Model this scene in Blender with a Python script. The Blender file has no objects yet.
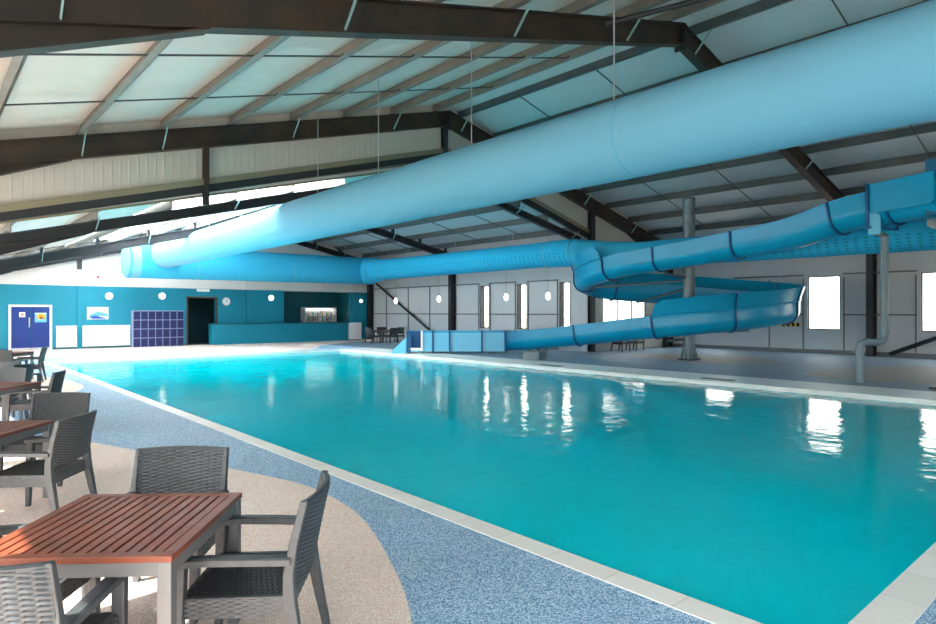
import bpy, math, random
from mathutils import Vector, Matrix
random.seed(7)
sc = bpy.context.scene
C = sc.collection
R = math.radians

# ---------------------------------------------------------------- camera, world, sun, exposure
cam = bpy.data.cameras.new('camera'); cam.sensor_width = 36; cam.lens = 24.23
cam.clip_start = 0.05; cam.clip_end = 400
co = bpy.data.objects.new('camera', cam); C.objects.link(co)
co.location = (0, 0, 1.75); co.rotation_euler = (R(90), 0, -R(41.38))
sc.camera = co

w = bpy.data.worlds.new('sky'); sc.world = w; w.use_nodes = True
wn = w.node_tree.nodes; wl = w.node_tree.links
bg = wn['Background']
geo = wn.new('ShaderNodeTexCoord'); sep = wn.new('ShaderNodeSeparateXYZ'); rmp = wn.new('ShaderNodeValToRGB')
wl.new(geo.outputs['Generated'], sep.inputs[0]); wl.new(sep.outputs['Z'], rmp.inputs[0])
rmp.color_ramp.elements[0].position = 0.0; rmp.color_ramp.elements[0].color = (1.0, 0.97, 0.92, 1)
rmp.color_ramp.elements[1].position = 0.7; rmp.color_ramp.elements[1].color = (0.88, 0.94, 1.0, 1)
wl.new(rmp.outputs[0], bg.inputs['Color']); bg.inputs['Strength'].default_value = 5.0

sun = bpy.data.lights.new('sun', 'SUN'); sun.energy = 17.0; sun.angle = R(0.6); sun.color = (1.0, 0.92, 0.80)
so = bpy.data.objects.new('sun', sun); C.objects.link(so); so.location = (-20, 8, 30)
so.rotation_euler = Vector((0.76, 0.03, -0.65)).to_track_quat('-Z', 'Y').to_euler()

vs = sc.view_settings
sc.display_settings.display_device = 'sRGB'
vs.view_transform = 'Standard'; vs.look = 'None'; vs.gamma = 1.0; vs.use_curve_mapping = False
vs.exposure = 0.6
cy = sc.cycles
cy.use_denoising = True
cy.max_bounces = 10; cy.diffuse_bounces = 6; cy.glossy_bounces = 4; cy.transmission_bounces = 6; cy.transparent_max_bounces = 12
cy.caustics_reflective = False; cy.caustics_refractive = False
cy.sample_clamp_indirect = 8.0

def portal(name, loc, direction, sx, sy):
    l = bpy.data.lights.new(name, 'AREA'); l.shape = 'RECTANGLE'; l.size = sx; l.size_y = sy
    l.cycles.is_portal = True
    o = bpy.data.objects.new(name, l); C.objects.link(o); o.location = loc
    o.rotation_euler = Vector(direction).to_track_quat('-Z', 'Z').to_euler()
portal('left_window_portal', (-1.77, 4.0, 1.19), (1, 0, 0), 25.0, 2.3)
portal('left_far_window_portal', (-1.77, 26.0, 1.14), (1, 0, 0), 17.0, 2.2)
portal('rear_opening_portal', (14.0, -9.2, 1.35), (0, 1, 0), 28.0, 2.2)

# ---------------------------------------------------------------- helpers
def lin(c):
    return tuple((v / 255 / 12.92) if v / 255 <= 0.04045 else ((v / 255 + 0.055) / 1.055) ** 2.4 for v in c) + (1.0,)

def mat(name, rgb, rough=0.6, metal=0.0, noise=None, nscale=8.0, bump=0.0, bscale=40.0, spec=0.5):
    m = bpy.data.materials.new(name); m.use_nodes = True
    n = m.node_tree.nodes; l = m.node_tree.links; b = n['Principled BSDF']
    b.inputs['Base Color'].default_value = lin(rgb); b.inputs['Roughness'].default_value = rough
    b.inputs['Metallic'].default_value = metal; b.inputs['Specular IOR Level'].default_value = spec
    tc = n.new('ShaderNodeTexCoord')
    if noise:
        t = n.new('ShaderNodeTexNoise'); t.inputs['Scale'].default_value = nscale; t.inputs['Detail'].default_value = 6
        r = n.new('ShaderNodeValToRGB'); r.color_ramp.elements[0].color = lin(noise); r.color_ramp.elements[1].color = lin(rgb)
        r.color_ramp.elements[0].position = 0.33; r.color_ramp.elements[1].position = 0.62
        l.new(tc.outputs['Object'], t.inputs['Vector']); l.new(t.outputs['Fac'], r.inputs[0]); l.new(r.outputs[0], b.inputs['Base Color'])
    if bump:
        t2 = n.new('ShaderNodeTexNoise'); t2.inputs['Scale'].default_value = bscale
        bp = n.new('ShaderNodeBump'); bp.inputs['Strength'].default_value = bump; bp.inputs['Distance'].default_value = 0.01
        l.new(tc.outputs['Object'], t2.inputs['Vector']); l.new(t2.outputs['Fac'], bp.inputs['Height']); l.new(bp.outputs[0], b.inputs['Normal'])
    return m

def emit(name, rgb, s):
    m = bpy.data.materials.new(name); m.use_nodes = True
    b = m.node_tree.nodes['Principled BSDF']
    b.inputs['Base Color'].default_value = lin(rgb); b.inputs['Emission Color'].default_value = lin(rgb); b.inputs['Emission Strength'].default_value = s
    return m

def ribbed(name, rgb, axis, period, depth=0.5, rough=0.5, dirt=None, rot=None):
    """painted profiled sheet: a wave along one axis as bump"""
    m = mat(name, rgb, rough, noise=dirt, nscale=0.8)
    n = m.node_tree.nodes; l = m.node_tree.links; b = n['Principled BSDF']
    tc = n.new('ShaderNodeTexCoord'); s = n.new('ShaderNodeSeparateXYZ'); l.new(tc.outputs['Object'], s.inputs[0])
    mu = n.new('ShaderNodeMath'); mu.operation = 'MULTIPLY'; mu.inputs[1].default_value = 2 * math.pi / period
    l.new(s.outputs[axis], mu.inputs[0])
    si = n.new('ShaderNodeMath'); si.operation = 'SINE'; l.new(mu.outputs[0], si.inputs[0])
    mx = n.new('ShaderNodeMath'); mx.operation = 'MAXIMUM'; mx.inputs[1].default_value = 0.55; l.new(si.outputs[0], mx.inputs[0])
    bp = n.new('ShaderNodeBump'); bp.inputs['Strength'].default_value = depth; bp.inputs['Distance'].default_value = 0.03
    l.new(mx.outputs[0], bp.inputs['Height']); l.new(bp.outputs[0], b.inputs['Normal'])
    return m

def aggregate(name, a, bcol, c, scale=170.0):
    m = bpy.data.materials.new(name); m.use_nodes = True
    n = m.node_tree.nodes; l = m.node_tree.links; b = n['Principled BSDF']; b.inputs['Roughness'].default_value = 0.62
    tc = n.new('ShaderNodeTexCoord'); v = n.new('ShaderNodeTexVoronoi'); v.inputs['Scale'].default_value = scale
    l.new(tc.outputs['Object'], v.inputs['Vector'])
    r = n.new('ShaderNodeValToRGB'); r.color_ramp.interpolation = 'LINEAR'
    e = r.color_ramp.elements; e[0].position = 0.15; e[0].color = lin(a); e[1].position = 0.85; e[1].color = lin(c)
    k = e.new(0.5); k.color = lin(bcol)
    s = n.new('ShaderNodeSeparateColor'); l.new(v.outputs['Color'], s.inputs[0]); l.new(s.outputs[0], r.inputs[0])
    t = n.new('ShaderNodeTexNoise'); t.inputs['Scale'].default_value = 0.7; t.inputs['Detail'].default_value = 4
    l.new(tc.outputs['Object'], t.inputs['Vector'])
    mr = n.new('ShaderNodeMapRange'); mr.inputs[1].default_value = 0.3; mr.inputs[2].default_value = 0.7; mr.inputs[3].default_value = 0.9; mr.inputs[4].default_value = 1.06
    l.new(t.outputs['Fac'], mr.inputs[0])
    mx = n.new('ShaderNodeMix'); mx.data_type = 'RGBA'; mx.blend_type = 'MULTIPLY'; mx.inputs[0].default_value = 1
    l.new(r.outputs[0], mx.inputs[6]); l.new(mr.outputs[0], mx.inputs[7]); l.new(mx.outputs[2], b.inputs['Base Color'])
    bp = n.new('ShaderNodeBump'); bp.inputs['Strength'].default_value = 0.35; bp.inputs['Distance'].default_value = 0.004
    l.new(v.outputs['Distance'], bp.inputs['Height']); l.new(bp.outputs[0], b.inputs['Normal'])
    return m

def tiles(name, rgb, mortar, w, h, rough=0.5, swap=False):
    m = bpy.data.materials.new(name); m.use_nodes = True
    n = m.node_tree.nodes; l = m.node_tree.links; b = n['Principled BSDF']; b.inputs['Roughness'].default_value = rough
    tc = n.new('ShaderNodeTexCoord'); br = n.new('ShaderNodeTexBrick'); br.offset = 0
    br.inputs['Color1'].default_value = lin(rgb); br.inputs['Color2'].default_value = lin(tuple(min(255, int(v * 0.96)) for v in rgb)); br.inputs['Mortar'].default_value = lin(mortar)
    br.inputs['Scale'].default_value = 1; br.inputs['Mortar Size'].default_value = 0.008
    br.inputs['Brick Width'].default_value = w; br.inputs['Row Height'].default_value = h
    if swap:
        mp = n.new('ShaderNodeMapping'); mp.inputs['Rotation'].default_value = (0, 0, math.pi / 2)
        l.new(tc.outputs['Object'], mp.inputs[0]); l.new(mp.outputs[0], br.inputs['Vector'])
    else:
        l.new(tc.outputs['Object'], br.inputs['Vector'])
    l.new(br.outputs['Color'], b.inputs['Base Color'])
    return m

class MB:
    def __init__(s): s.v = []; s.f = []; s.uv = None
    def add(s, verts, faces):
        k = len(s.v); s.v += [tuple(p) for p in verts]; s.f += [tuple(i + k for i in f) for f in faces]; return s
    def box(s, x0, x1, y0, y1, z0, z1):
        return s.add([(x0,y0,z0),(x1,y0,z0),(x1,y1,z0),(x0,y1,z0),(x0,y0,z1),(x1,y0,z1),(x1,y1,z1),(x0,y1,z1)],
                     [(3,2,1,0),(4,5,6,7),(0,1,5,4),(1,2,6,5),(2,3,7,6),(3,0,4,7)])
    def sweep(s, prof, path, ups=None, closed=True, caps=True):
        """prof: list (or per-station list) of (side, up) pairs along path points"""
        n = len(path); P = [Vector(p) for p in path]; rings = []
        for i in range(n):
            T = (P[min(i+1, n-1)] - P[max(i-1, 0)]).normalized()
            U = Vector(ups[i] if isinstance(ups, list) else (ups or (0, 0, 1)))
            N = T.cross(U)
            if N.length < 1e-4: N = T.cross(Vector((0, 1, 0)))
            N.normalize(); U2 = N.cross(T)
            pr = prof[i] if isinstance(prof[0], list) else prof
            rings.append([P[i] + N * a + U2 * b for a, b in pr])
        m = len(rings[0]); vs_ = [p for r in rings for p in r]; fs = []
        for i in range(n - 1):
            for j in range(m if closed else m - 1):
                a, b2 = i * m + j, i * m + (j + 1) % m
                fs.append((a, b2, b2 + m, a + m))
        if caps and closed:
            fs.append(tuple(range(m - 1, -1, -1))); fs.append(tuple(range((n - 1) * m, n * m)))
        return s.add(vs_, fs)
    def beam(s, p0, p1, w, h, up=(0, 0, 1)):
        return s.sweep([(-w/2,-h/2),(w/2,-h/2),(w/2,h/2),(-w/2,h/2)], [p0, p1], up)
    def ibeam(s, p0, p1, w, h, up=(0, 0, 1), tf=0.02, tw=0.014):
        a, b, c = w / 2, h / 2, tw / 2
        return s.sweep([(-a,-b),(a,-b),(a,-b+tf),(c,-b+tf),(c,b-tf),(a,b-tf),(a,b),(-a,b),(-a,b-tf),(-c,b-tf),(-c,-b+tf),(-a,-b+tf)], [p0, p1], up)
    def tube(s, path, r, n=10, ups=None, caps=True):
        if not isinstance(r, list): r = [r] * len(path)
        return s.sweep([[(q * math.cos(2*math.pi*k/n), q * math.sin(2*math.pi*k/n)) for k in range(n)] for q in r], path, ups, caps=caps)
    def lathe(s, prof, n=20, c=(0, 0, 0), axis='Z'):
        vs_ = []; fs = []; m = len(prof)
        for k in range(n):
            a = 2 * math.pi * k / n
            for r, z in prof:
                p = (r * math.cos(a), r * math.sin(a), z)
                if axis == 'Y': p = (p[0], z, p[1])
                if axis == 'X': p = (z, p[0], p[1])
                vs_.append((p[0] + c[0], p[1] + c[1], p[2] + c[2]))
        for k in range(n):
            for j in range(m - 1):
                a, b = k * m + j, ((k + 1) % n) * m + j
                fs.append((a, b, b + 1, a + 1))
        return s.add(vs_, fs)
    def prism(s, poly, z0, z1):
        n = len(poly)
        return s.add([(x, y, z0) for x, y in poly] + [(x, y, z1) for x, y in poly],
                     [tuple(range(n - 1, -1, -1)), tuple(range(n, 2 * n))] + [(i, (i + 1) % n, n + (i + 1) % n, n + i) for i in range(n)])
    def build(s, name, m, parent=None, smooth=False, loc=None, fix=True, bevel=0):
        me = bpy.data.meshes.new(name); me.from_pydata(s.v, [], s.f); me.validate()
        if fix:
            import bmesh
            bm = bmesh.new(); bm.from_mesh(me); bmesh.ops.recalc_face_normals(bm, faces=bm.faces); bm.to_mesh(me); bm.free()
        me.materials.append(m)
        if smooth:
            for p in me.polygons: p.use_smooth = True
        o = bpy.data.objects.new(name, me); C.objects.link(o)
        if smooth and smooth != 'all':
            me.set_sharp_from_angle(angle=R(40))
        if bevel:
            b = o.modifiers.new('bevel', 'BEVEL'); b.width = bevel; b.segments = 2; b.limit_method = 'ANGLE'
        if parent: o.parent = parent
        if loc: o.location = loc
        return o

def tag(o, label, cat, group=None, kind=None):
    o['label'] = label; o['category'] = cat
    if group: o['group'] = group
    if kind: o['kind'] = kind
    return o
def thing(name, label, cat, loc=(0, 0, 0), rz=0, group=None, kind=None):
    o = bpy.data.objects.new(name, None); C.objects.link(o); o.location = loc; o.rotation_euler = (0, 0, rz)
    o.empty_display_size = 0.1
    return tag(o, label, cat, group, kind)
def struct(name, mb, m, label, cat, **k):
    return tag(mb.build(name, m, **k), label, cat, kind='structure')
def copy_tree(o, parent=None):
    c = o.copy(); C.objects.link(c)
    if parent: c.parent = parent
    for ch in list(o.children): copy_tree(ch, c)
    return c
def catmull(pts, n=8, closed=False):
    P = [Vector(p) for p in pts]; out = []; L = len(P)
    rng = L if closed else L - 1
    for i in range(rng):
        if closed: a, b, c, d = P[(i-1) % L], P[i], P[(i+1) % L], P[(i+2) % L]
        else: a, b, c, d = P[max(i-1, 0)], P[i], P[i+1], P[min(i+2, L-1)]
        for k in range(n):
            t = k / n
            out.append(0.5 * ((2*b) + (c-a)*t + (2*a-5*b+4*c-d)*t*t + (3*b-a-3*c+d)*t**3))
    if not closed: out.append(P[-1])
    return out
ORD = ['first', 'second', 'third', 'fourth', 'fifth', 'sixth', 'seventh', 'eighth', 'ninth', 'tenth', 'eleventh', 'twelfth']

# ---------------------------------------------------------------- materials
M = {}
M['blue_deck'] = aggregate('blue resin deck', (78, 130, 182), (140, 186, 220), (210, 232, 248), 130)
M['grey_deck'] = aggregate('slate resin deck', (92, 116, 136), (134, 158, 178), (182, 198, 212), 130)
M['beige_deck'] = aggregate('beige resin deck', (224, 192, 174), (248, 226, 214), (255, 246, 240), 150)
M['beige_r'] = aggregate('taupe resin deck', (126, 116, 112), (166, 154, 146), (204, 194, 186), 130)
M['coping'] = tiles('pale coping slabs', (250, 248, 244), (232, 230, 224), 0.5, 3.0)
M['coping_y'] = tiles('pale coping slabs along', (250, 248, 244), (232, 230, 224), 0.5, 3.0, swap=True)
M['basin'] = mat('turquoise basin lining', (24, 226, 246), 0.6)
M['teal'] = mat('teal wall paint', (0, 134, 160), 0.55, noise=(0, 127, 152), nscale=0.7)
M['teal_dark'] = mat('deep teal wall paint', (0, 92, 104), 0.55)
M['white_paint'] = mat('white wall paint', (220, 218, 216), 0.6)
M['clad'] = ribbed('pale grey cladding', (205, 208, 208), 'X', 0.15, 0.35)
M['clad_y'] = ribbed('grey wall panels', (204, 208, 212), 'Y', 0.3, 0.12)
M['clad_w'] = ribbed('gable liner', (204, 200, 192), 'X', 0.2, 0.5)
M['roof_l'] = ribbed('white roof liner', (218, 217, 212), 'Y', 0.33, 0.4, dirt=(208, 207, 202))
M['roof_shade'] = ribbed('roof liner toned for shade', (194, 208, 214), 'Y', 1.0, 0.25)  # same white liner; the right slope's dimmer light is put into the colour
M['purlin'] = mat('galvanised purlin', (138, 136, 130), 0.5, 0.2, noise=(124, 122, 116), nscale=2)
M['steel'] = mat('dark primed steel', (46, 43, 41), 0.55, 0.1, noise=(72, 58, 46), nscale=1.3, bump=0.2)
M['steel_dark'] = mat('charcoal steel', (44, 47, 52), 0.5, 0.1)
M['purlin_shade'] = mat('purlin toned for shade', (92, 102, 106), 0.5, 0.2, noise=(80, 90, 94), nscale=2)  # darker copy of the purlin steel, right slope shade painted in
M['rod'] = mat('zinc sag rod', (84, 90, 92), 0.5, 0.5)
M['brace'] = mat('pale green fly brace', (150, 190, 192), 0.5, 0.2)
M['flash'] = mat('olive flashing', (138, 132, 110), 0.6)
M['frame_w'] = mat('window frame grey', (120, 124, 128), 0.5)
M['girt'] = mat('sheeting rail grey', (112, 116, 120), 0.5, 0.2)
M['blue_door'] = mat('royal blue door paint', (0, 46, 126), 0.45)
M['white'] = mat('white gloss trim', (240, 242, 244), 0.4)
M['off_white'] = mat('off white enamel', (226, 226, 228), 0.5)
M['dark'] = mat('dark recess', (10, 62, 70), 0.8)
M['wood_trim'] = mat('brown timber trim', (82, 66, 48), 0.5)
M['navy'] = mat('navy locker door', (22, 30, 88), 0.4)
M['locker_frame'] = mat('pale blue grey locker frame', (150, 164, 196), 0.5)
M['steel_b'] = mat('brushed steel', (190, 192, 194), 0.35, 0.8)
M['rattan'] = mat('dark grey rattan resin', (68, 74, 79), 0.42, noise=(58, 63, 68), nscale=30)
M['rattan_seat'] = mat('charcoal rattan seat', (44, 46, 50), 0.5, noise=(38, 40, 43), nscale=30)
M['alu'] = mat('grey painted aluminium', (108, 111, 114), 0.4, 0.3)
M['teak'] = mat('oiled teak slats', (130, 66, 44), 0.42, noise=(108, 54, 34), nscale=5, bump=0.15, bscale=60)
M['slide'] = mat('blue fibreglass flume', (0, 160, 206), 0.28, noise=(0, 164, 210), nscale=1.2)
M['slide_lt'] = mat('light blue fibreglass', (118, 210, 244), 0.3)
M['slide_dk'] = mat('flume joint flange blue', (8, 84, 136), 0.4)
M['tower'] = mat('tower panel blue', (4, 100, 144), 0.45)
M['galv'] = mat('galvanised steel post', (120, 138, 146), 0.45, 0.5, noise=(104, 120, 128), nscale=6)
M['pipe'] = mat('grey pvc pipe', (118, 140, 150), 0.35)
M['concrete'] = mat('grey concrete plinth', (130, 146, 152), 0.7, noise=(112, 128, 134), nscale=6)
M['lamp'] = emit('lit opal globe', (255, 252, 244), 3.0)
M['wire'] = mat('thin steel wire', (200, 206, 208), 0.4, 0.6)
M['red'] = mat('red plastic', (190, 40, 36), 0.4)
M['yellow'] = mat('hazard yellow', (232, 196, 40), 0.5)
M['black'] = mat('black plastic', (18, 18, 20), 0.5)
M['bounce_ground'] = mat('pale paving outside', (206, 190, 172), 0.9, noise=(190, 178, 158), nscale=0.3)  # pale warm tone picked so sun bounces onto the ceiling
M['grille'] = mat('drain grille teal', (70, 104, 112), 0.5)

def glass_mat():
    m = bpy.data.materials.new('clear window glass'); m.use_nodes = True; n = m.node_tree.nodes; l = m.node_tree.links
    n.remove(n['Principled BSDF']); out = n['Material Output']
    t = n.new('ShaderNodeBsdfTransparent'); t.inputs[0].default_value = (0.94, 0.97, 0.96, 1)
    g = n.new('ShaderNodeBsdfGlossy'); g.inputs['Roughness'].default_value = 0.02
    lw_ = n.new('ShaderNodeLayerWeight'); lw_.inputs['Blend'].default_value = 0.5
    pw = n.new('ShaderNodeMath'); pw.operation = 'POWER'; pw.inputs[1].default_value = 5.0; l.new(lw_.outputs['Facing'], pw.inputs[0])
    f = n.new('ShaderNodeMath'); f.operation = 'MULTIPLY_ADD'; f.inputs[1].default_value = 0.6; f.inputs[2].default_value = 0.04; l.new(pw.outputs[0], f.inputs[0])
    x = n.new('ShaderNodeMixShader'); l.new(f.outputs[0], x.inputs[0]); l.new(t.outputs[0], x.inputs[1]); l.new(g.outputs[0], x.inputs[2]); l.new(x.outputs[0], out.inputs[0])
    return m
M['glass'] = glass_mat()
def rooflight_mat():
    m = bpy.data.materials.new('translucent rooflight sheet'); m.use_nodes = True; n = m.node_tree.nodes; l = m.node_tree.links
    n.remove(n['Principled BSDF']); out = n['Material Output']
    t = n.new('ShaderNodeBsdfTransparent'); t.inputs[0].default_value = (0.95, 0.97, 1.0, 1)
    g = n.new('ShaderNodeBsdfTranslucent'); g.inputs[0].default_value = (0.90, 0.92, 0.94, 1)
    x = n.new('ShaderNodeMixShader'); x.inputs[0].default_value = 0.9
    l.new(t.outputs[0], x.inputs[1]); l.new(g.outputs[0], x.inputs[2]); l.new(x.outputs[0], out.inputs[0])
    return m
M['rooflight'] = rooflight_mat()
def water_mat():
    m = bpy.data.materials.new('pool water'); m.use_nodes = True; n = m.node_tree.nodes; l = m.node_tree.links
    n.remove(n['Principled BSDF']); out = n['Material Output']
    tc = n.new('ShaderNodeTexCoord')
    a = n.new('ShaderNodeTexNoise'); a.inputs['Scale'].default_value = 4.5; a.inputs['Detail'].default_value = 3; a.inputs['Roughness'].default_value = 0.5
    b = n.new('ShaderNodeTexNoise'); b.inputs['Scale'].default_value = 0.8; b.inputs['Detail'].default_value = 2
    ad = n.new('ShaderNodeMath'); ad.operation = 'MULTIPLY_ADD'; ad.inputs[1].default_value = 2.0
    l.new(tc.outputs['Object'], a.inputs['Vector']); l.new(tc.outputs['Object'], b.inputs['Vector'])
    l.new(b.outputs['Fac'], ad.inputs[0]); l.new(a.outputs['Fac'], ad.inputs[2])
    bp = n.new('ShaderNodeBump'); bp.inputs['Strength'].default_value = 0.4; bp.inputs['Distance'].default_value = 0.02
    l.new(ad.outputs[0], bp.inputs['Height'])
    t = n.new('ShaderNodeBsdfTransparent'); t.inputs[0].default_value = (0.35, 0.95, 0.99, 1)
    d = n.new('ShaderNodeBsdfDiffuse'); d.inputs[0].default_value = lin((0, 240, 255))
    mx = n.new('ShaderNodeMixShader'); mx.inputs[0].default_value = 0.8
    l.new(t.outputs[0], mx.inputs[1]); l.new(d.outputs[0], mx.inputs[2])
    g = n.new('ShaderNodeBsdfGlossy'); g.inputs['Roughness'].default_value = 0.02; l.new(bp.outputs[0], g.inputs['Normal'])
    f = n.new('ShaderNodeFresnel'); f.inputs[0].default_value = 1.33; l.new(bp.outputs[0], f.inputs['Normal'])
    x = n.new('ShaderNodeMixShader'); l.new(f.outputs[0], x.inputs[0]); l.new(mx.outputs[0], x.inputs[1]); l.new(g.outputs[0], x.inputs[2]); l.new(x.outputs[0], out.inputs[0])
    return m
M['water'] = water_mat()
def fabric_mat(name, rgb, dots):
    """textile duct; rows of small laser-cut air holes along the two lower quarters, by UV (u around, v metres along)"""
    m = mat(name, rgb, 0.8, spec=0.2); n = m.node_tree.nodes; l = m.node_tree.links; b = n['Principled BSDF']
    uv = n.new('ShaderNodeUVMap'); s = n.new('ShaderNodeSeparateXYZ'); l.new(uv.outputs[0], s.inputs[0])
    t = n.new('ShaderNodeTexNoise'); t.inputs['Scale'].default_value = 1.4; t.inputs['Detail'].default_value = 3
    tc = n.new('ShaderNodeTexCoord'); l.new(tc.outputs['Object'], t.inputs['Vector'])
    bp = n.new('ShaderNodeBump'); bp.inputs['Strength'].default_value = 0.12; bp.inputs['Distance'].default_value = 0.15
    l.new(t.outputs['Fac'], bp.inputs['Height']); l.new(bp.outputs[0], b.inputs['Normal'])
    if dots:
        def math_(op, a, bv=None):
            q = n.new('ShaderNodeMath'); q.operation = op
            if hasattr(a, 'links'): l.new(a, q.inputs[0])
            else: q.inputs[0].default_value = a
            if bv is not None:
                if hasattr(bv, 'links'): l.new(bv, q.inputs[1])
                else: q.inputs[1].default_value = bv
            return q.outputs[0]
        def cell(o, k):
            return math_('ABSOLUTE', math_('SUBTRACT', math_('FRACT', math_('MULTIPLY', o, k)), 0.5))
        cu = cell(s.outputs['X'], 30.0); cv = cell(s.outputs['Y'], 4.0)
        hole = math_('MULTIPLY', math_('LESS_THAN', cu, 0.22), math_('LESS_THAN', cv, 0.2))
        band = math_('MULTIPLY', math_('GREATER_THAN', s.outputs['X'], dots[0]), math_('LESS_THAN', s.outputs['X'], dots[1]))
        fac = math_('MULTIPLY', hole, band)
        mx = n.new('ShaderNodeMix'); mx.data_type = 'RGBA'; l.new(fac, mx.inputs[0])
        mx.inputs[6].default_value = lin(rgb); mx.inputs[7].default_value = lin(tuple(int(v * 0.76) for v in rgb))
        l.new(mx.outputs[2], b.inputs['Base Color'])
    return m
M['duct'] = fabric_mat('light blue textile duct', (112, 176, 206), None)
M['duct_b'] = fabric_mat('blue textile duct', (58, 178, 220), None)
M['duct_p'] = fabric_mat('blue perforated textile duct', (48, 186, 234), (0.83, 0.99))
M['duct_seam'] = mat('duct zip seam', (100, 176, 210), 0.8)

# ---------------------------------------------------------------- setting: ground, floor, pool
PX0, PX1, PY0, PY1 = 3.57, 15.15, 1.24, 26.3          # pool water edges
OX0, OX1, OY0, OY1 = 3.37, 16.80, 1.00, 26.5          # outer coping edges
XL, XR, XW, YB, YG, YF = -1.5, 28.9, 22.3, -9.0, 17.3, 34.8
struct('ground', MB().box(-120, 160, -120, 160, -0.6, -0.35), M['bounce_ground'], 'pale sunlit paving outside, toned to warm the ceiling', 'ground')  # bright ground added to throw light up through the openings
f = MB()
f.box(XL, OX0, YB, YF, -0.3, 0); f.box(OX0, OX1, YB, OY0, -0.3, 0); f.box(OX0, OX1, OY1, YF, -0.3, 0)
struct('floor', f, M['blue_deck'], 'speckled blue resin pool deck along the left side and far end', 'floor')
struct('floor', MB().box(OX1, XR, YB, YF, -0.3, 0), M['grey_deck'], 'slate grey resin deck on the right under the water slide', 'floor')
f = MB()
f.box(PX0 - .2, PX1 + .2, PY0 - .2, PY1 + .2, -1.7, -1.6)
f.box(PX0 - .2, PX0, PY0, PY1, -1.6, -0.25); f.box(PX1, PX1 + .2, PY0, PY1, -1.6, -0.25)
f.box(PX0 - .2, PX1 + .2, PY0 - .2, PY0, -1.6, -0.25); f.box(PX0 - .2, PX1 + .2, PY1, PY1 + .2, -1.6, -0.25)
struct('pool_basin', f, M['basin'], 'turquoise lined swimming pool basin under the water', 'pool')
tag(MB().box(PX0, PX1, PY0, PY1, -0.14, -0.10).build('pool_water', M['water']), 'calm rippling turquoise water filling the swimming pool', 'water', kind='stuff')
struct('trim_1', MB().box(OX0, PX0, OY0, OY1, -0.25, 0.006), M['coping_y'], 'narrow pale stone coping along the left pool edge', 'pool edge')
struct('trim_2', MB().box(PX1, OX1, OY0, OY1, -0.25, 0.006), M['coping_y'], 'wide white coping along the right pool edge by the slide', 'pool edge')
struct('trim_3', MB().box(PX0, PX1, OY0, PY0, -0.25, 0.006), M['coping'], 'pale stone coping slabs along the near pool end', 'pool edge')
struct('trim_4', MB().box(PX0, PX1, PY1, OY1, -0.25, 0.006), M['coping'], 'thin pale coping along the far pool end', 'pool edge')

def blob(pts, m, label):
    poly = [(p.x, p.y) for p in catmull([(x, y, 0) for x, y in pts], 8, True)]
    struct('floor_inlay', MB().prism(poly, -0.02, 0.003), m, label, 'floor')
def strip_poly(pts, tail, m, label):
    poly = [(p.x, p.y) for p in catmull([(x, y, 0) for x, y in pts], 8)] + tail
    struct('floor_inlay', MB().prism(poly, -0.02, 0.003), m, label, 'floor')
strip_poly([(-1.49, 0.2), (0.6, 1.1), (1.5, 2.0), (2.1, 2.86), (2.45, 3.53), (2.85, 4.57), (2.97, 5.3), (2.97, 5.8), (2.90, 6.2), (2.63, 7.13), (2.14, 8.65), (1.8, 9.66), (1.51, 10.3), (0.6, 11.6), (-1.49, 12.4)], [], M['beige_deck'], 'beige resin floor patch with a curved edge under the nearest tables')
strip_poly([(-1.49, 13.2), (0.8, 13.8), (1.7, 14.5), (2.43, 15.6), (2.92, 16.7), (3.05, 17.7), (2.92, 19.3), (2.4, 21.0), (1.2, 22.3), (-1.49, 23.0)], [], M['beige_deck'], 'beige rounded floor patch under the far left dining chairs')
strip_poly([(-1.49, 31.8), (1.5, 30.6), (3.1, 28.6), (4.8, 27.4), (7.0, 26.75), (10.0, 26.6), (13.0, 26.75), (14.6, 27.6), (15.8, 29.6), (17.5, 31.0), (20.0, 31.8), (22.29, 32.2)], [(22.29, 34.79), (-1.49, 34.79)], M['beige_deck'], 'beige resin deck between the pool end and the teal wall')
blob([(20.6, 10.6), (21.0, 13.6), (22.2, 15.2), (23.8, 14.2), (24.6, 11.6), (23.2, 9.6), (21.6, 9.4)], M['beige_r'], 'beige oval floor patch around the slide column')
blob([(18.3, 5.9), (18.6, 6.9), (20.4, 7.2), (22.6, 6.6), (24.4, 5.0), (24.0, 2.6), (21.0, 2.2), (19.0, 3.6)], M['beige_r'], 'beige oval floor patch behind the grey water pipe')

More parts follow.
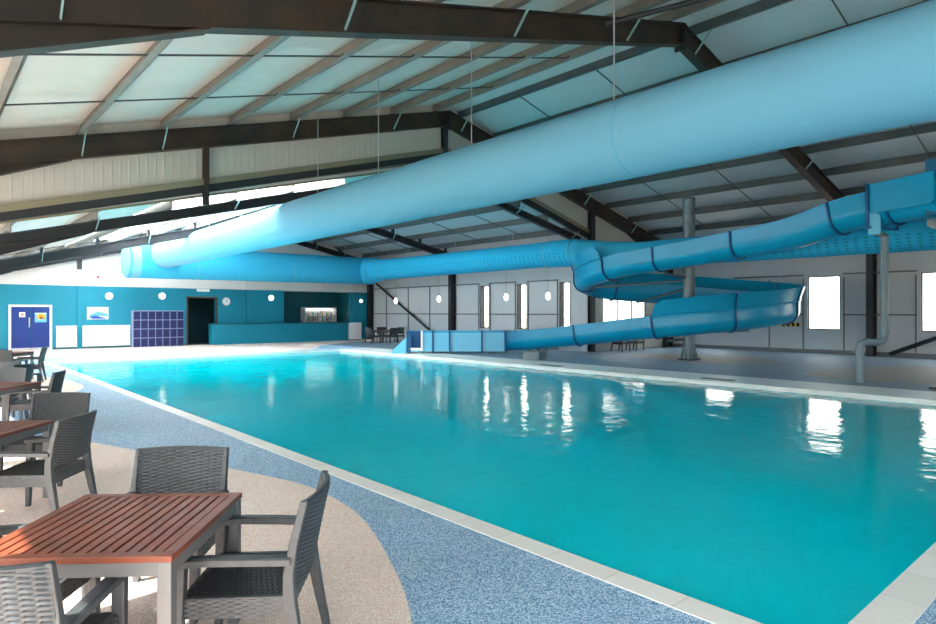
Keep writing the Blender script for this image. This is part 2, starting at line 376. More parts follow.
# ---------------------------------------------------------------- walls with openings
def holed(mb, axis, c0, c1, a0, a1, z0, z1, holes):
    """solid wall slab with rectangular holes; axis 'X' = wall runs along X"""
    us = sorted(set([a0, a1] + [h[0] for h in holes] + [h[1] for h in holes])); zs = sorted(set([z0, z1] + [h[2] for h in holes] + [h[3] for h in holes]))
    for i in range(len(us) - 1):
        for j in range(len(zs) - 1):
            um, zm = (us[i] + us[i+1]) / 2, (zs[j] + zs[j+1]) / 2
            if any(h[0] < um < h[1] and h[2] < zm < h[3] for h in holes): continue
            if axis == 'X': mb.box(us[i], us[i+1], c0, c1, zs[j], zs[j+1])
            else: mb.box(c0, c1, us[i], us[i+1], zs[j], zs[j+1])
    return mb
wcount = [0]
def window(axis, c, a0, a1, z0, z1, label, mull=0, inside=-1, fw=0.05, d=(0.06, 0.13), fm='frame_w'):
    """frame set in the wall plus one pane; c = inner wall face, inside = direction into the hall"""
    wcount[0] += 1
    root = thing('window_%d' % wcount[0], label, 'window', (c if axis == 'Y' else (a0+a1)/2, (a0+a1)/2 if axis == 'Y' else c, z0), kind='structure')
    d0, d1 = (c - inside * d[0], c - inside * d[1])
    d0, d1 = min(d0, d1), max(d0, d1)
    fr = MB(); gl = MB()
    def bx(mb, u0, u1, e0, e1, zz0, zz1):
        if axis == 'Y': mb.box(e0, e1, u0, u1, zz0, zz1)
        else: mb.box(u0, u1, e0, e1, zz0, zz1)
    bx(fr, a0, a0 + fw, d0, d1, z0, z1); bx(fr, a1 - fw, a1, d0, d1, z0, z1)
    bx(fr, a0 + fw, a1 - fw, d0, d1, z0, z0 + fw); bx(fr, a0 + fw, a1 - fw, d0, d1, z1 - fw, z1)
    for k in range(mull):
        u = a0 + (a1 - a0) * (k + 1) / (mull + 1); bx(fr, u - 0.025, u + 0.025, d0, d1, z0 + fw, z1 - fw)
    dm = max(d0, d1) - 0.03; bx(gl, a0 + fw, a1 - fw, dm - 0.004, dm + 0.004, z0 + fw, z1 - fw)
    off = Vector(root.location)
    for nm, mb, m in (('window_frame', fr, M[fm]), ('pane', gl, M['glass'])):
        o = mb.build(nm, m, root); o.matrix_parent_inverse = Matrix.Translation(-off)
    return root

# left wall (outside the picture, lights the hall): a long row of glazed openings
LT = 2.54
lh = [(-8.4 + 2.9 * k, -5.8 + 2.9 * k, 0.05, LT) for k in (0, 1, 2, 3, 4, 6, 7, 8)] + [(6.75, 7.0, 0.05, LT), (7.9, 8.7, 0.05, LT)]
struct('wall_left', holed(MB(), 'Y', XL - 0.25, XL, YB, YF, -0.3, 5.4, lh + [(18.6 + 2.7 * k, 20.8 + 2.7 * k, 0.05, 2.2) for k in range(6)]), M['white_paint'], 'white left wall with tall glazed openings beside the tables', 'wall')
bh = [(0.5 + 4.7 * k, 4.7 + 4.7 * k, 0.3, 2.4) for k in (0, 2, 4)]  # unseen openings added to light the near duct from behind
struct('wall_back', holed(MB(), 'X', YB - 0.25, YB, XL - 0.25, XR + 0.25, -0.3, 9.6, bh), M['white_paint'], 'white rear wall behind the viewer with openings added to light the near duct', 'wall')

# right wall of the tall hall
tw = [(9.42, 10.70, 1.0, 3.27), (5.35, 6.63, 1.0, 3.27), (14.0, 15.4, 1.0, 3.27), (0.6, 1.9, 1.0, 3.27), (-4.6, -3.3, 1.0, 3.27)]
struct('wall_right', holed(MB(), 'Y', XR, XR + 0.25, YB, YG + 0.25, -0.3, 5.35, tw), M['clad_y'], 'grey panelled right wall behind the slide with windows', 'wall')
window('Y', XR, 9.42, 10.70, 1.0, 3.27, 'bright window in the grey wall right of the slide curl')
window('Y', XR, 5.35, 6.63, 1.0, 3.27, 'bright window at the right picture edge behind the pipe')
window('Y', XR, 14.0, 15.4, 1.0, 3.27, 'window in the right wall hidden behind the slide loop')
# right wall of the low hall
lw = [(23.68, 24.32, 0.92, 3.12), (21.0, 21.64, 0.92, 3.12), (18.30, 18.94, 0.92, 3.12)]
struct('wall_right', holed(MB(), 'Y', XW, XW + 0.30, YG + 0.15, YF + 0.25, -0.3, 5.55, lw), M['clad_y'], 'pale grey panelled wall with narrow windows behind the run-out', 'wall')
window('Y', XW, 23.68, 24.32, 0.92, 3.12, 'narrow window nearest the dark wall column, left of three', fw=0.04, d=(-0.02, 0.28), fm='steel_dark')
window('Y', XW, 21.00, 21.64, 0.92, 3.12, 'narrow window between two lamps, middle of three', fw=0.04, d=(-0.02, 0.28), fm='steel_dark')
window('Y', XW, 18.30, 18.94, 0.92, 3.12, 'narrow window beside the slide curl, right of three', fw=0.04, d=(-0.02, 0.28), fm='steel_dark')

# gable between tall and low hall: infill above the low roof, full wall right of the low hall
XRD = 14.2
PT = 0.27
def zt(x): return 8.85 - 0.262 * abs(x - XRD)         # top of tall rafters
def zlow(x): return 6.58 + 0.20 - (0.257 * (XRD - x) if x < XRD else 0.212 * (x - XRD))   # top of low rafters
def zinf(x): return 7.42 - 0.272 * abs(x - XRD)       # lower edge of gable liner
g = MB()
def gab(x0, x1, zb):
    y0, y1 = YG + 0.05, YG + 0.15
    g.add([(x0,y0,zb(x0)),(x1,y0,zb(x1)),(x1,y0,zt(x1)+PT+.04),(x0,y0,zt(x0)+PT+.04),(x0,y1,zb(x0)),(x1,y1,zb(x1)),(x1,y1,zt(x1)+PT+.04),(x0,y1,zt(x0)+PT+.04)],
          [(0,1,2,3),(7,6,5,4),(0,4,5,1),(1,5,6,2),(2,6,7,3),(3,7,4,0)])
gab(XL, XRD, zinf); gab(XRD, XW, zinf)
for x0, x1, a, b in ((XW, 23.42, 0, None), (23.42, 26.86, 2.40, None), (26.86, XR, 0, None)):
    gab(x0, x1, lambda x, a=a: a)
g.box(23.42, 26.86, YG + 0.05, YG + 0.15, 0, 0.98)
struct('wall_gable', g, M['clad_w'], 'ribbed pale gable panel hanging above the far low roof', 'wall')
window('X', YG + 0.0, 23.42, 26.86, 0.98, 2.40, 'wide bright window seen between the slide loops', mull=2)
def rail(name, x0, x1, dz, y0, y1, h, m, label, cat='beam'):
    mb = MB()
    for a, b in ((x0, XRD), (XRD, x1)):
        mb.add([(a,y0,zinf(a)+dz),(b,y0,zinf(b)+dz),(b,y0,zinf(b)+dz+h),(a,y0,zinf(a)+dz+h),(a,y1,zinf(a)+dz),(b,y1,zinf(b)+dz),(b,y1,zinf(b)+dz+h),(a,y1,zinf(a)+dz+h)],
               [(0,1,2,3),(7,6,5,4),(0,4,5,1),(1,5,6,2),(2,6,7,3),(3,7,4,0)])
    return struct(name, mb, m, label, cat)
rail('trim_5', XL, XW, 0.0, YG - 0.06, YG + 0.05, 0.16, M['flash'], 'olive metal flashing along the foot of the gable panel', 'trim')
rail('gable_beam', XL, XW, -0.20, YG - 0.02, YG + 0.15, 0.20, M['steel_dark'], 'dark steel beam under the ribbed gable panel')
mb = MB()
for a, b in ((XL, XRD), (XRD, XW)):
    y0, y1 = YG + 0.16, YG + 0.20
    lo_ = [zlow(x) + PT - 0.06 for x in (a, b)]; hi_ = [max(zinf(x) + 0.05, zlow(x) + PT + 0.02) for x in (a, b)]
    mb.add([(a,y0,lo_[0]),(b,y0,lo_[1]),(b,y0,hi_[1]),(a,y0,hi_[0]),(a,y1,lo_[0]),(b,y1,lo_[1]),(b,y1,hi_[1]),(a,y1,hi_[0])],
           [(0,1,2,3),(7,6,5,4),(0,4,5,1),(1,5,6,2),(2,6,7,3),(3,7,4,0)])
struct('trim_7', mb, M['flash'], 'narrow closing strip between the gable beam and the low roof', 'trim')
tag(MB().ibeam((5.85, YG - 0.1, zinf(5.85) - 0.55), (5.85, YG - 0.1, zt(5.85) - 0.45), 0.14, 0.14, (0, 1, 0)).build('hanger_post', M['steel']), 'dark hanger post in front of the gable panel, left one', 'post', kind='structure')
tag(MB().ibeam((14.05, YG - 0.1, zinf(14.05) - 0.3), (14.05, YG - 0.1, zt(14.05) - 0.5), 0.18, 0.18, (0, 1, 0)).build('hanger_post', M['steel_dark']), 'dark hanger post below the ridge of the second roof frame', 'post', kind='structure')
tag(MB().ibeam((22.4, YG - 0.1, 0), (22.4, YG - 0.1, zt(22.4) - 0.45), 0.22, 0.25, (0, 1, 0)).build('corner_column', M['steel_dark']), 'dark steel column at the wall corner behind the slide curl', 'column', kind='structure')

# far teal wall with doorway and servery recess
fw_ = MB()
holed(fw_, 'X', YF, YF + 0.25, XL - 0.25, XW + 0.3, -0.3, 3.0, [(10.92, 12.38, 0, 2.49), (16.3, 20.75, 0, 3.0)])
struct('wall_far', fw_, M['teal'], 'teal painted far wall with lockers, doors and counter', 'wall')
struct('wall_far', MB().box(XL - .25, 16.3, YF - 0.02, YF + .25, 3.0, 3.77).box(16.3, 20.75, YF + 0.0, YF + .25, 3.0, 3.77).box(20.75, XW, YF - 0.02, YF + .25, 3.0, 3.77), M['white_paint'], 'white painted band above the teal far wall', 'wall')
mb = MB()
for a, b in ((XL, XRD), (XRD, XW)):
    mb.add([(a,YF,3.77),(b,YF,3.77),(b,YF,zlow(b)+.3),(a,YF,zlow(a)+.3),(a,YF+.2,3.77),(b,YF+.2,3.77),(b,YF+.2,zlow(b)+.3),(a,YF+.2,zlow(a)+.3)],
           [(0,1,2,3),(7,6,5,4),(0,4,5,1),(1,5,6,2),(2,6,7,3),(3,7,4,0)])
struct('wall_far', mb, M['clad'], 'pale ribbed cladding of the far gable under the roof', 'wall')
mb = MB(); mb.box(16.2, 20.85, YF + 1.7, YF + 1.8, 0, 3.3); mb.box(16.2, 16.3, YF + .25, YF + 1.7, 0, 3.3); mb.box(20.75, 20.85, YF + .25, YF + 1.7, 0, 3.3)
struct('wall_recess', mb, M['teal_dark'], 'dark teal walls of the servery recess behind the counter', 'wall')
struct('ceiling', MB().box(16.3, 20.75, YF + .25, YF + 1.7, 3.0, 3.1), M['white_paint'], 'white ceiling of the servery recess', 'ceiling')
struct('floor', MB().box(16.3, 20.75, YF, YF + 1.7, -0.1, 0), M['grey_deck'], 'floor inside the servery recess', 'floor')
mb = MB(); mb.box(10.3, 13.0, YF + 2.5, YF + 2.6, 0, 2.9); mb.box(10.3, 10.4, YF + .25, YF + 2.5, 0, 2.9); mb.box(12.9, 13.0, YF + .25, YF + 2.5, 0, 2.9); mb.box(10.3, 13.0, YF + .25, YF + 2.6, 2.8, 2.9); mb.box(10.4, 12.9, YF + 0.0, YF + 2.5, -0.1, 0)
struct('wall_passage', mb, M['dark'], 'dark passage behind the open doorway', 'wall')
mb = MB(); mb.box(10.84, 10.92, YF - .03, YF + .1, 0, 2.57); mb.box(12.38, 12.46, YF - .03, YF + .1, 0, 2.57); mb.box(10.92, 12.38, YF - .03, YF + .1, 2.49, 2.57)
struct('trim_6', mb, M['wood_trim'], 'brown timber frame around the dark doorway', 'trim')
for i, (x0, x1, lab) in enumerate(((5.86, 6.04, 'teal pilaster between the blue door and the lockers'), (14.04, 14.34, 'teal pilaster beside the clock'), (20.87, 21.2, 'teal pilaster near the dark corner column'))):
    struct('pilaster', MB().box(x0, x1, YF - 0.09, YF - 0.02, 0, 3.0), M['teal'], lab, 'pilaster')
    struct('pilaster', MB().box(x0, x1, YF - 0.09, YF - 0.02, 3.0, 3.77), M['white_paint'], 'white upper part of the ' + lab, 'pilaster')
struct('gable_post', MB().box(5.86, 6.04, YF - 0.16, YF - 0.02, 3.77, 4.5), M['steel_dark'], 'short dark gable post above the white band at the far left', 'post')
struct('baseboard_right', MB().box(XR - 0.05, XR, YB, YG, 0, 0.16), M['girt'], 'grey skirting along the right wall', 'baseboard')
struct('baseboard_far', MB().box(XL, 10.84, YF - 0.03, YF, 0, 0.1), M['teal_dark'], 'dark skirting along the teal wall', 'baseboard')

# sheeting rails on the grey walls
def rails(x, y0, y1, zs, ys, label):
    r = thing('sheeting_rail', label, 'rail', (x, (y0 + y1) / 2, 0), kind='structure')
    for z in zs:
        o = MB().box(x - 0.07, x, y0, y1, z - 0.03, z + 0.03).build('rail', M['girt'], r); o.matrix_parent_inverse = Matrix.Translation(-Vector(r.location))
    for y in ys:
        o = MB().box(x - 0.055, x, y - 0.02, y + 0.02, 0.0, 3.2).build('stud', M['frame_w'], r); o.matrix_parent_inverse = Matrix.Translation(-Vector(r.location))
rails(XR, YB, 5.20, (3.33,), (), 'grey rails on the right wall beside the picture edge')
rails(XR, 6.75, 9.30, (1.64, 3.33), (6.78, 9.27), 'grey rails on the right wall behind the water pipe')
rails(XR, 10.82, 13.9, (1.64, 3.33), (10.85, 12.3), 'grey rails on the right wall behind the slide curl')
rails(XW, 24.40, 34.5, (1.64, 3.22), (24.43, 26.9, 28.6, 30.7, 33.0), 'grey rails on the wall behind the far lamps')
rails(XW, 21.70, 23.62, (1.64, 3.22), (21.75, 23.55), 'grey rails between the left and middle narrow windows')
rails(XW, 19.0, 20.95, (1.64, 3.22), (19.05, 20.88), 'grey rails between the middle and right narrow windows')

# ---------------------------------------------------------------- roof sheets
def slope_sheet(name, x0, z0, x1, z1, y0, y1, m, label, th=0.08):
    mb = MB().add([(x0,y0,z0),(x1,y0,z1),(x1,y1,z1),(x0,y1,z0),(x0,y0,z0+th),(x1,y0,z1+th),(x1,y1,z1+th),(x0,y1,z0+th)],
                  [(0,1,2,3),(7,6,5,4),(0,4,5,1),(1,5,6,2),(2,6,7,3),(3,7,4,0)])
    return struct(name, mb, m, label, 'ceiling')
slope_sheet('ceiling', XL - .3, zt(XL - .3) + PT, XRD, zt(XRD) + PT, YB - .3, YG + .15, M['roof_l'], 'white roof liner on the left slope of the tall hall')
slope_sheet('ceiling', XRD, zt(XRD) + PT, XR + .3, zt(XR + .3) + PT, YB - .3, YG + .15, M['roof_shade'], 'roof liner toned for shade on the right slope of the tall hall')
# low roof, left slope with a translucent rooflight band from X 5.0 to 10.7
RL0, RL1, RY0, RY1 = 5.0, 10.7, 17.75, 33.2
for x0, x1, y0, y1 in ((XL - .3, RL0, YG + .15, YF + .25), (RL1, XRD, YG + .15, YF + .25), (RL0, RL1, YG + .15, RY0), (RL0, RL1, RY1, YF + .25)):
    slope_sheet('ceiling', x0, zlow(x0) + PT, x1, zlow(x1) + PT, y0, y1, M['roof_l'], 'white roof liner of the low far roof around the rooflights')
slope_sheet('ceiling', XRD, zlow(XRD) + PT, XW + .4, zlow(XW + .4) + PT, YG + .15, YF + .25, M['roof_shade'], 'roof liner toned for shade on the right slope of the low far hall')
ny = 5
for k in range(ny):
    y0 = RY0 + (RY1 - RY0) * k / ny + 0.02; y1 = RY0 + (RY1 - RY0) * (k + 1) / ny - 0.02
    slope_sheet('window_%d' % (20 + k), RL0, zlow(RL0) + PT, RL1, zlow(RL1) + PT, y0, y1, M['rooflight'], 'glowing translucent rooflight in the far low roof, %s from the gable panel' % ORD[k], 0.01)['category'] = 'rooflight'
slope_sheet('ceiling', XL - .3, 5.3, XL, 5.3, YG + .15, YF + .25, M['roof_l'], 'white eaves soffit over the left wall', 0.1)

# ---------------------------------------------------------------- steel frames
def rafter(parent, x0, z0, x1, z1, y, h, w, m):
    L = Vector((x1 - x0, 0, z1 - z0)).normalized(); n_ = Vector((-L.z, 0, L.x))
    if n_.z < 0: n_ = -n_
    a = Vector((x0, y, z0)) - n_ * (h / 2); b = Vector((x1, y, z1)) - n_ * (h / 2)
    o = MB().ibeam(a, b, w, h, n_, 0.022).build('rafter', m, parent); o.matrix_parent_inverse = Matrix.Translation(-Vector(parent.location)); return o
def put(o, parent):
    o.parent = parent; o.matrix_parent_inverse = Matrix.Translation(-Vector(parent.location)); return o
def haunch(parent, x0, x1, zb0, zb1, drop, y, w, m):
    """tapered cutting under the rafter from x0 (deep, drop) to x1 (nothing)"""
    mb = MB(); t = 0.012
    mb.add([(x0,y-t,zb0),(x0,y-t,zb0-drop),(x1,y-t,zb1),(x0,y+t,zb0),(x0,y+t,zb0-drop),(x1,y+t,zb1)], [(0,1,2),(5,4,3),(0,3,4,1),(1,4,5,2),(2,5,3,0)])
    mb.beam((x0, y, zb0 - drop), (x1, y, zb1 - 0.01), w, 0.025)
    put(mb.build('haunch', m), parent)
def tall_frame(y, label):
    f_ = thing('portal_frame', label, 'roof frame', (XRD, y, 0), kind='structure')
    h, w = 0.52, 0.24
    rafter(f_, XL, zt(XL), XRD, zt(XRD), y, h, w, M['steel']); rafter(f_, XRD, zt(XRD), XR, zt(XR), y, h, w, M['steel'])
    hb = h * math.sqrt(1 + 0.262 ** 2)
    haunch(f_, XL, 2.8, zt(XL) - hb, zt(2.8) - hb, 0.62, y, w, M['steel']); haunch(f_, XR, 25.2, zt(XR) - hb, zt(25.2) - hb, 0.62, y, w, M['steel'])
    put(MB().ibeam((XR - 0.28, y, 0), (XR - 0.28, y, zt(XR) - 0.3), 0.24, 0.5, (1, 0, 0), 0.022).build('column', M['steel_dark']), f_)
    put(MB().ibeam((XL + 0.28, y, 0), (XL + 0.28, y, zt(XL) - 0.3), 0.24, 0.5, (1, 0, 0), 0.022).build('column', M['steel_dark']), f_)
    ap = MB().box(XRD - 0.03, XRD + 0.03, y - 0.14, y + 0.14, zt(XRD) - 0.66, zt(XRD) - 0.02)
    for dz in (0.12, 0.24, 0.42, 0.54):
        for s in (-1, 1):
            ap.box(XRD - 0.06, XRD + 0.06, y + s * 0.075 - 0.018, y + s * 0.075 + 0.018, zt(XRD) - dz - 0.018, zt(XRD) - dz + 0.018)
    put(ap.build('apex_plate', M['steel_dark']), f_)
    return f_, hb
TP_L = [13.6 - 1.77 * k for k in range(8)]; TP_R = [14.75 + 1.755 * k for k in range(8)]
TY = [-1.0, 8.2, YG]
frames = []
for y, lab in ((8.2, 'nearest rusty dark steel roof frame across the top of the picture'), (YG - 0.12, 'second dark steel roof frame above the gable panel')):
    f_, hb = tall_frame(y, lab)
    for k, x in enumerate(TP_L + TP_R):
        if (x < XRD and k not in ((1, 3, 5, 7) if y < 10 else (1, 3, 5, 6))) or (x > XRD and k % 2): continue
        for s in ((-1,) if y < 10 else (-1,)):
            mb = MB().beam((x, y + s * 0.55, zt(x) + 0.03), (x, y + s * 0.08, zt(x) - hb + 0.05), 0.05, 0.02, (1, 0, 0))
            put(mb.build('fly_brace', M['brace']), f_)
def low_frame(y, label, col=True, h=0.26, dz=0.0):
    f_ = thing('portal_frame', label, 'roof frame', (XRD, y, 0), kind='structure')
    w = 0.2; zf = lambda x: zlow(x) - dz
    rafter(f_, XL, zf(XL), XRD, zf(XRD), y, h, w, M['steel_dark']); rafter(f_, XRD, zf(XRD), XW, zf(XW), y, h, w, M['steel_dark'])
    hb = h * 1.03
    haunch(f_, XL, 3.3, zf(XL) - hb, zf(3.3) - hb, 0.5, y, w, M['steel_dark'])
    if col: put(MB().ibeam((XW - 0.2, y, 0), (XW - 0.2, y, zf(XW) - 0.2), 0.24, 0.36, (1, 0, 0), 0.02).build('column', M['steel_dark']), f_)
    for k, x in enumerate(LP_L + LP_R):
        if dz: put(MB().box(x - 0.05, x + 0.05, y - 0.08, y + 0.08, zf(x) - 0.02, zlow(x) + 0.01).build('purlin_cleat', M['steel_dark']), f_)
        if k % 2: continue
        put(MB().beam((x, y - 0.5, zlow(x) + 0.03), (x, y - 0.05, zf(x) - hb + 0.04), 0.05, 0.02, (1, 0, 0)).build('fly_brace', M['brace']), f_)
    return f_
LP_L = [13.7 - 1.72 * k for k in range(8)]; LP_R = [14.75 + 1.72 * k for k in range(5)]
LY = [YG + 0.2, 26.4, YF]
low_frame(17.75, 'slim dark roof frame just beyond the gable panel', False)
low_frame(26.4, 'dark roof frame in the middle of the far low hall', True, 0.32, 0.2)
low_frame(34.6, 'dark roof frame against the far teal wall', True, 0.3, 0.12)
# wind braces on the walls
def brace(p0, p1, r, label):
    mb = MB().tube([p0, p1], r, 8); return tag(mb.build('wind_brace', M['steel_dark']), label, 'brace', kind='structure')
brace((XW - 0.2, 33.9, 3.55), (XW - 0.2, 27.6, 0.3), 0.07, 'dark diagonal wind brace on the far grey wall')
brace((XR - 0.2, 7.6, 0.1), (XR - 0.2, 0.5, 3.3), 0.08, 'dark diagonal wind brace low on the right wall')
brace((19.0, 33.6, zlow(19.0) - 0.1), (21.9, 34.1, 3.9), 0.05, 'thin dark roof brace above the far corner of the ducts')
brace((10.9, 8.0, zt(10.9) - 0.2), (13.5, 4.6, zt(13.5) - 0.12), 0.06, 'dark diagonal roof brace at the top edge of the picture')

# purlins with their sag rods
def zsec(mb, x, z, y0, y1, h=0.2):
    s_ = 0.262 * (1 if x < XRD else -1); t = 0.012
    return mb.box(x - t/2, x + t/2, y0, y1, z, z + h).box(x - 0.12, x + t/2, y0, y1, z, z + t).box(x - t/2, x + 0.12, y0, y1, z + h - t, z + h)
def purlins(xs, zf, ys, side, hall, bays):
    for k, x in enumerate(xs):
        for b in range(len(ys) - 1):
            y0, y1 = ys[b], ys[b + 1]
            z = zf(x) + 0.0
            mb = MB(); zsec(mb, 0, 0, -(y1 - y0) / 2, (y1 - y0) / 2, PT - 0.004)
            o = mb.build('roof_purlin', M['purlin' if side == 'left' else 'purlin_shade'], loc=(x, (y0 + y1) / 2, z))
            tag(o, 'grey roof purlin of the %s %s slope, %s, %s from the ridge' % (hall, side, bays[b], ORD[k]), 'purlin', '%s %s slope purlins' % (hall, side), kind='thing')
            if k + 1 < len(xs):
                x2 = xs[k + 1]
                for fr in (1 / 3, 2 / 3):
                    yy = y0 + (y1 - y0) * fr
                    d = MB().beam((0, yy - o.location.y, 0.08), (x2 - x, yy - o.location.y, zf(x2) - z + 0.08), 0.028, 0.028)
                    d.box(-0.03, 0.03, yy - o.location.y - 0.03, yy - o.location.y + 0.03, 0.03, 0.13)
                    d.build('sag_rod', M['rod'], o)
purlins(TP_L, zt, TY, 'left', 'tall', ['near bay', 'second bay'])
purlins(TP_R, zt, TY, 'right', 'tall', ['near bay', 'second bay'])
purlins(LP_L, zlow, LY, 'left', 'low', ['bay behind the gable', 'last bay'])
purlins(LP_R, zlow, LY, 'right', 'low', ['bay behind the gable', 'last bay'])

# ---------------------------------------------------------------- textile ducts
def duct_mesh(path, radii, m, name, parent, n=40):
    P = [Vector(p) for p in path]
    mb = MB().tube(P, radii, n, caps=False)
    me = bpy.data.meshes.new(name); me.from_pydata(mb.v, [], mb.f); me.materials.append(m)
    uvl = me.uv_layers.new(name='UVMap'); lens = [0]
    for i in range(1, len(P)): lens.append(lens[-1] + (P[i] - P[i-1]).length)
    for poly in me.polygons:
        poly.use_smooth = True
        cols = [i % n for i in poly.vertices]; wrap = max(cols) - min(cols) > n / 2
        for li, vi in zip(poly.loop_indices, poly.vertices):
            c_ = vi % n
            if wrap and c_ < n / 2: c_ += n
            uvl.data[li].uv = (c_ / n, lens[vi // n])
    o = bpy.data.objects.new(name, me); C.objects.link(o)
    return put(o, parent)
def ring(parent, p, d, r, m, name='seam_ring', wdt=0.04):
    d = Vector(d).normalized(); p = Vector(p)
    return put(MB().tube([p - d * wdt / 2, p + d * wdt / 2], r, 40).build(name, m, smooth=True), parent)
d1a, d1b = Vector((8.2, -3.0, 4.47)), Vector((8.95, 32.4, 4.45))
d1 = thing('air_duct', 'huge pale blue textile air duct running overhead towards the far wall', 'duct', d1a)
N1 = 60
def d1p(t): return d1a.lerp(d1b, t)
duct_mesh([d1p(i / N1) for i in range(N1 + 1)], [0.62 + 0.004 * math.sin(i * 1.7) for i in range(N1 + 1)], M['duct'], 'duct_sleeve', d1)
dd = (d1b - d1a)
for yy in (5.6, 17.2, 28.0): ring(d1, d1p((yy + 3) / 35.4), dd, 0.626, M['duct_seam'])
for yy in (6.0, 9.5, 13.0, 16.2, 19.0, 22.0, 25.5, 29.0):
    p = d1p((yy + 3) / 35.4); zt_ = (zt(p.x) if yy < YG else zlow(p.x)) + 0.05
    put(MB().tube([(p.x, p.y, p.z + 0.6), (p.x, p.y, zt_)], 0.012, 6, ups=(0, 1, 0)).build('suspension_wire', M['wire']), d1)
Y2 = 32.5
d2 = thing('air_duct', 'fat blue cross duct with a rounded end cap in front of the far wall', 'duct', (7.2, Y2, 4.15))
duct_mesh([(7.45 + (20.9 - 7.45) * i / 30, Y2, 4.13 + 0.08 * i / 30) for i in range(31)], 0.79, M['duct_b'], 'duct_sleeve', d2)
cap = MB().lathe([(0.0, -0.12), (0.35, -0.10), (0.62, -0.04), (0.76, 0.06), (0.80, 0.2), (0.80, 0.55)], 40, (7.38, Y2, 4.13), 'X')
put(cap.build('end_cap', M['duct'], smooth='all'), d2)
ring(d2, (10.5, Y2, 4.14), (1, 0, 0), 0.8, M['duct_seam']); ring(d2, (15.5, Y2, 4.15), (1, 0, 0), 0.8, M['duct_seam'])
for x in (9.9, 13.0, 16.0, 19.0):
    put(MB().tube([(x, Y2, 4.9), (x, Y2, zlow(x) + 0.05)], 0.012, 6, ups=(0, 1, 0)).build('suspension_wire', M['wire']), d2)
d3 = thing('air_duct', 'blue perforated textile duct running back along the right hand windows', 'duct', (20.3, Y2, 4.2))
pts3 = []; rad3 = []
for y, z, r in ((33.2, 4.2, 0.72), (32.0, 4.2, 0.74), (31.3, 4.2, 0.72), (30.6, 4.2, 0.60), (29.0, 4.18, 0.57), (24.0, 4.19, 0.55), (18.0, 4.20, 0.535), (17.7, 4.20, 0.56), (16.4, 4.18, 0.56)):
    pts3.append((20.3, y, z)); rad3.append(r)
duct_mesh(pts3, rad3, M['duct_p'], 'duct_sleeve', d3)
duct_mesh([(20.3, 16.4, 4.18), (20.3, 14.6, 3.98), (20.3, 13.2, 3.88)], [0.55, 0.49, 0.47], M['duct_b'], 'reducer', d3)
duct_mesh([(20.3, 13.2 - 1.5 * i, 3.88 - 0.004 * i) for i in range(11)], 0.47, M['duct_p'], 'duct_tail', d3)
for y in (31.2, 30.4, 17.75, 16.4): ring(d3, (20.3, y, 4.2 if y > 20 else 4.19), (0, 1, 0), {31.2: 0.725, 30.4: 0.6, 17.75: 0.565, 16.4: 0.565}[y], M['duct_seam'], wdt=0.05)
for y in (28.0, 24.0, 20.0):
    put(MB().tube([(20.3, y, 4.6), (20.3, y, zlow(20.3) + 0.05)], 0.010, 6, ups=(0, 1, 0)).build('suspension_wire', M['wire']), d3)

# ---------------------------------------------------------------- water slide
SP = [(17.86, 4.55, 4.31), (18.06, 5.16, 4.31), (18.28, 5.95, 4.22), (18.72, 7.23, 3.97), (19.31, 9.11, 3.85), (19.62, 10.97, 3.70), (19.75, 12.19, 3.62), (19.80, 13.23, 3.54), (19.92, 14.4, 3.40), (20.18, 15.5, 3.20), (20.72, 16.25, 3.0), (21.55, 16.48, 2.82), (22.45, 16.15, 2.68), (23.45, 15.35, 2.58), (24.85, 13.9, 2.42), (25.75, 12.5, 2.25), (26.05, 11.2, 2.07), (25.45, 10.2, 1.90), (24.2, 9.75, 1.75), (22.7, 9.9, 1.61), (21.45, 10.5, 1.49), (20.75, 11.3, 1.38), (20.42, 12.7, 1.21), (20.42, 14.2, 1.05), (20.28, 16.2, 0.82), (19.76, 17.9, 0.63), (18.97, 19.14, 0.52)]
path = catmull(SP, 6); NP = len(path)
slide = thing('water_slide', 'blue fibreglass flume spiralling round a grey column into a long run-out', 'water slide', (20.4, 12.7, 0))
RS, HS, TH = 0.42, 0.40, 0.03
def raise_at(s):   # extra height of the outer (left) wall along the flume, 0..1 of its length
    k = s * (len(SP) - 1)
    def ss(a, b): 
        t = min(1, max(0, (k - a) / (b - a))); return t * t * (3 - 2 * t)
    return 0.5 * ss(7.9, 8.2) * (1 - ss(21.75, 22.0))
def u_prof(e, off=0.0, th=TH, inner=True):
    """N = T x up is the right hand side of travel, so the raised outer wall is at -N"""
    r = RS + off; out = []
    out.append((-r - 0.18 * (e > 0) * min(1, e / 0.3), HS + e)); 
    out.append((-r - 0.01, HS * 0.98)); out.append((-r, HS * 0.5))
    for k in range(17):
        a = math.pi + math.pi * k / 16; out.append((r * math.cos(a), r * math.sin(a)))
    out.append((r, HS * 0.5)); out.append((r, HS))
    rin = r - th; inn = []
    inn.append((rin, HS)); inn.append((rin, HS * 0.5))
    for k in range(17):
        a = 2 * math.pi - math.pi * k / 16; inn.append((rin * math.cos(a), rin * math.sin(a)))
    inn.append((-rin, HS * 0.5)); inn.append((-rin - 0.01, HS * 0.98)); inn.append((-rin - 0.18 * (e > 0) * min(1, e / 0.3), HS + e))
    return out + inn
NSEG = 13
brk = [round(i * (NP - 1) / NSEG) for i in range(NSEG + 1)]
ups = (0, 0, 1)
for i in range(NSEG):
    seg = path[brk[i]:brk[i+1] + 1]
    mb = MB().sweep([u_prof(raise_at((brk[i] + j) / (NP - 1))) for j in range(len(seg))], seg, ups)
    put(mb.build('flume_section', M['slide'], smooth=True), slide)
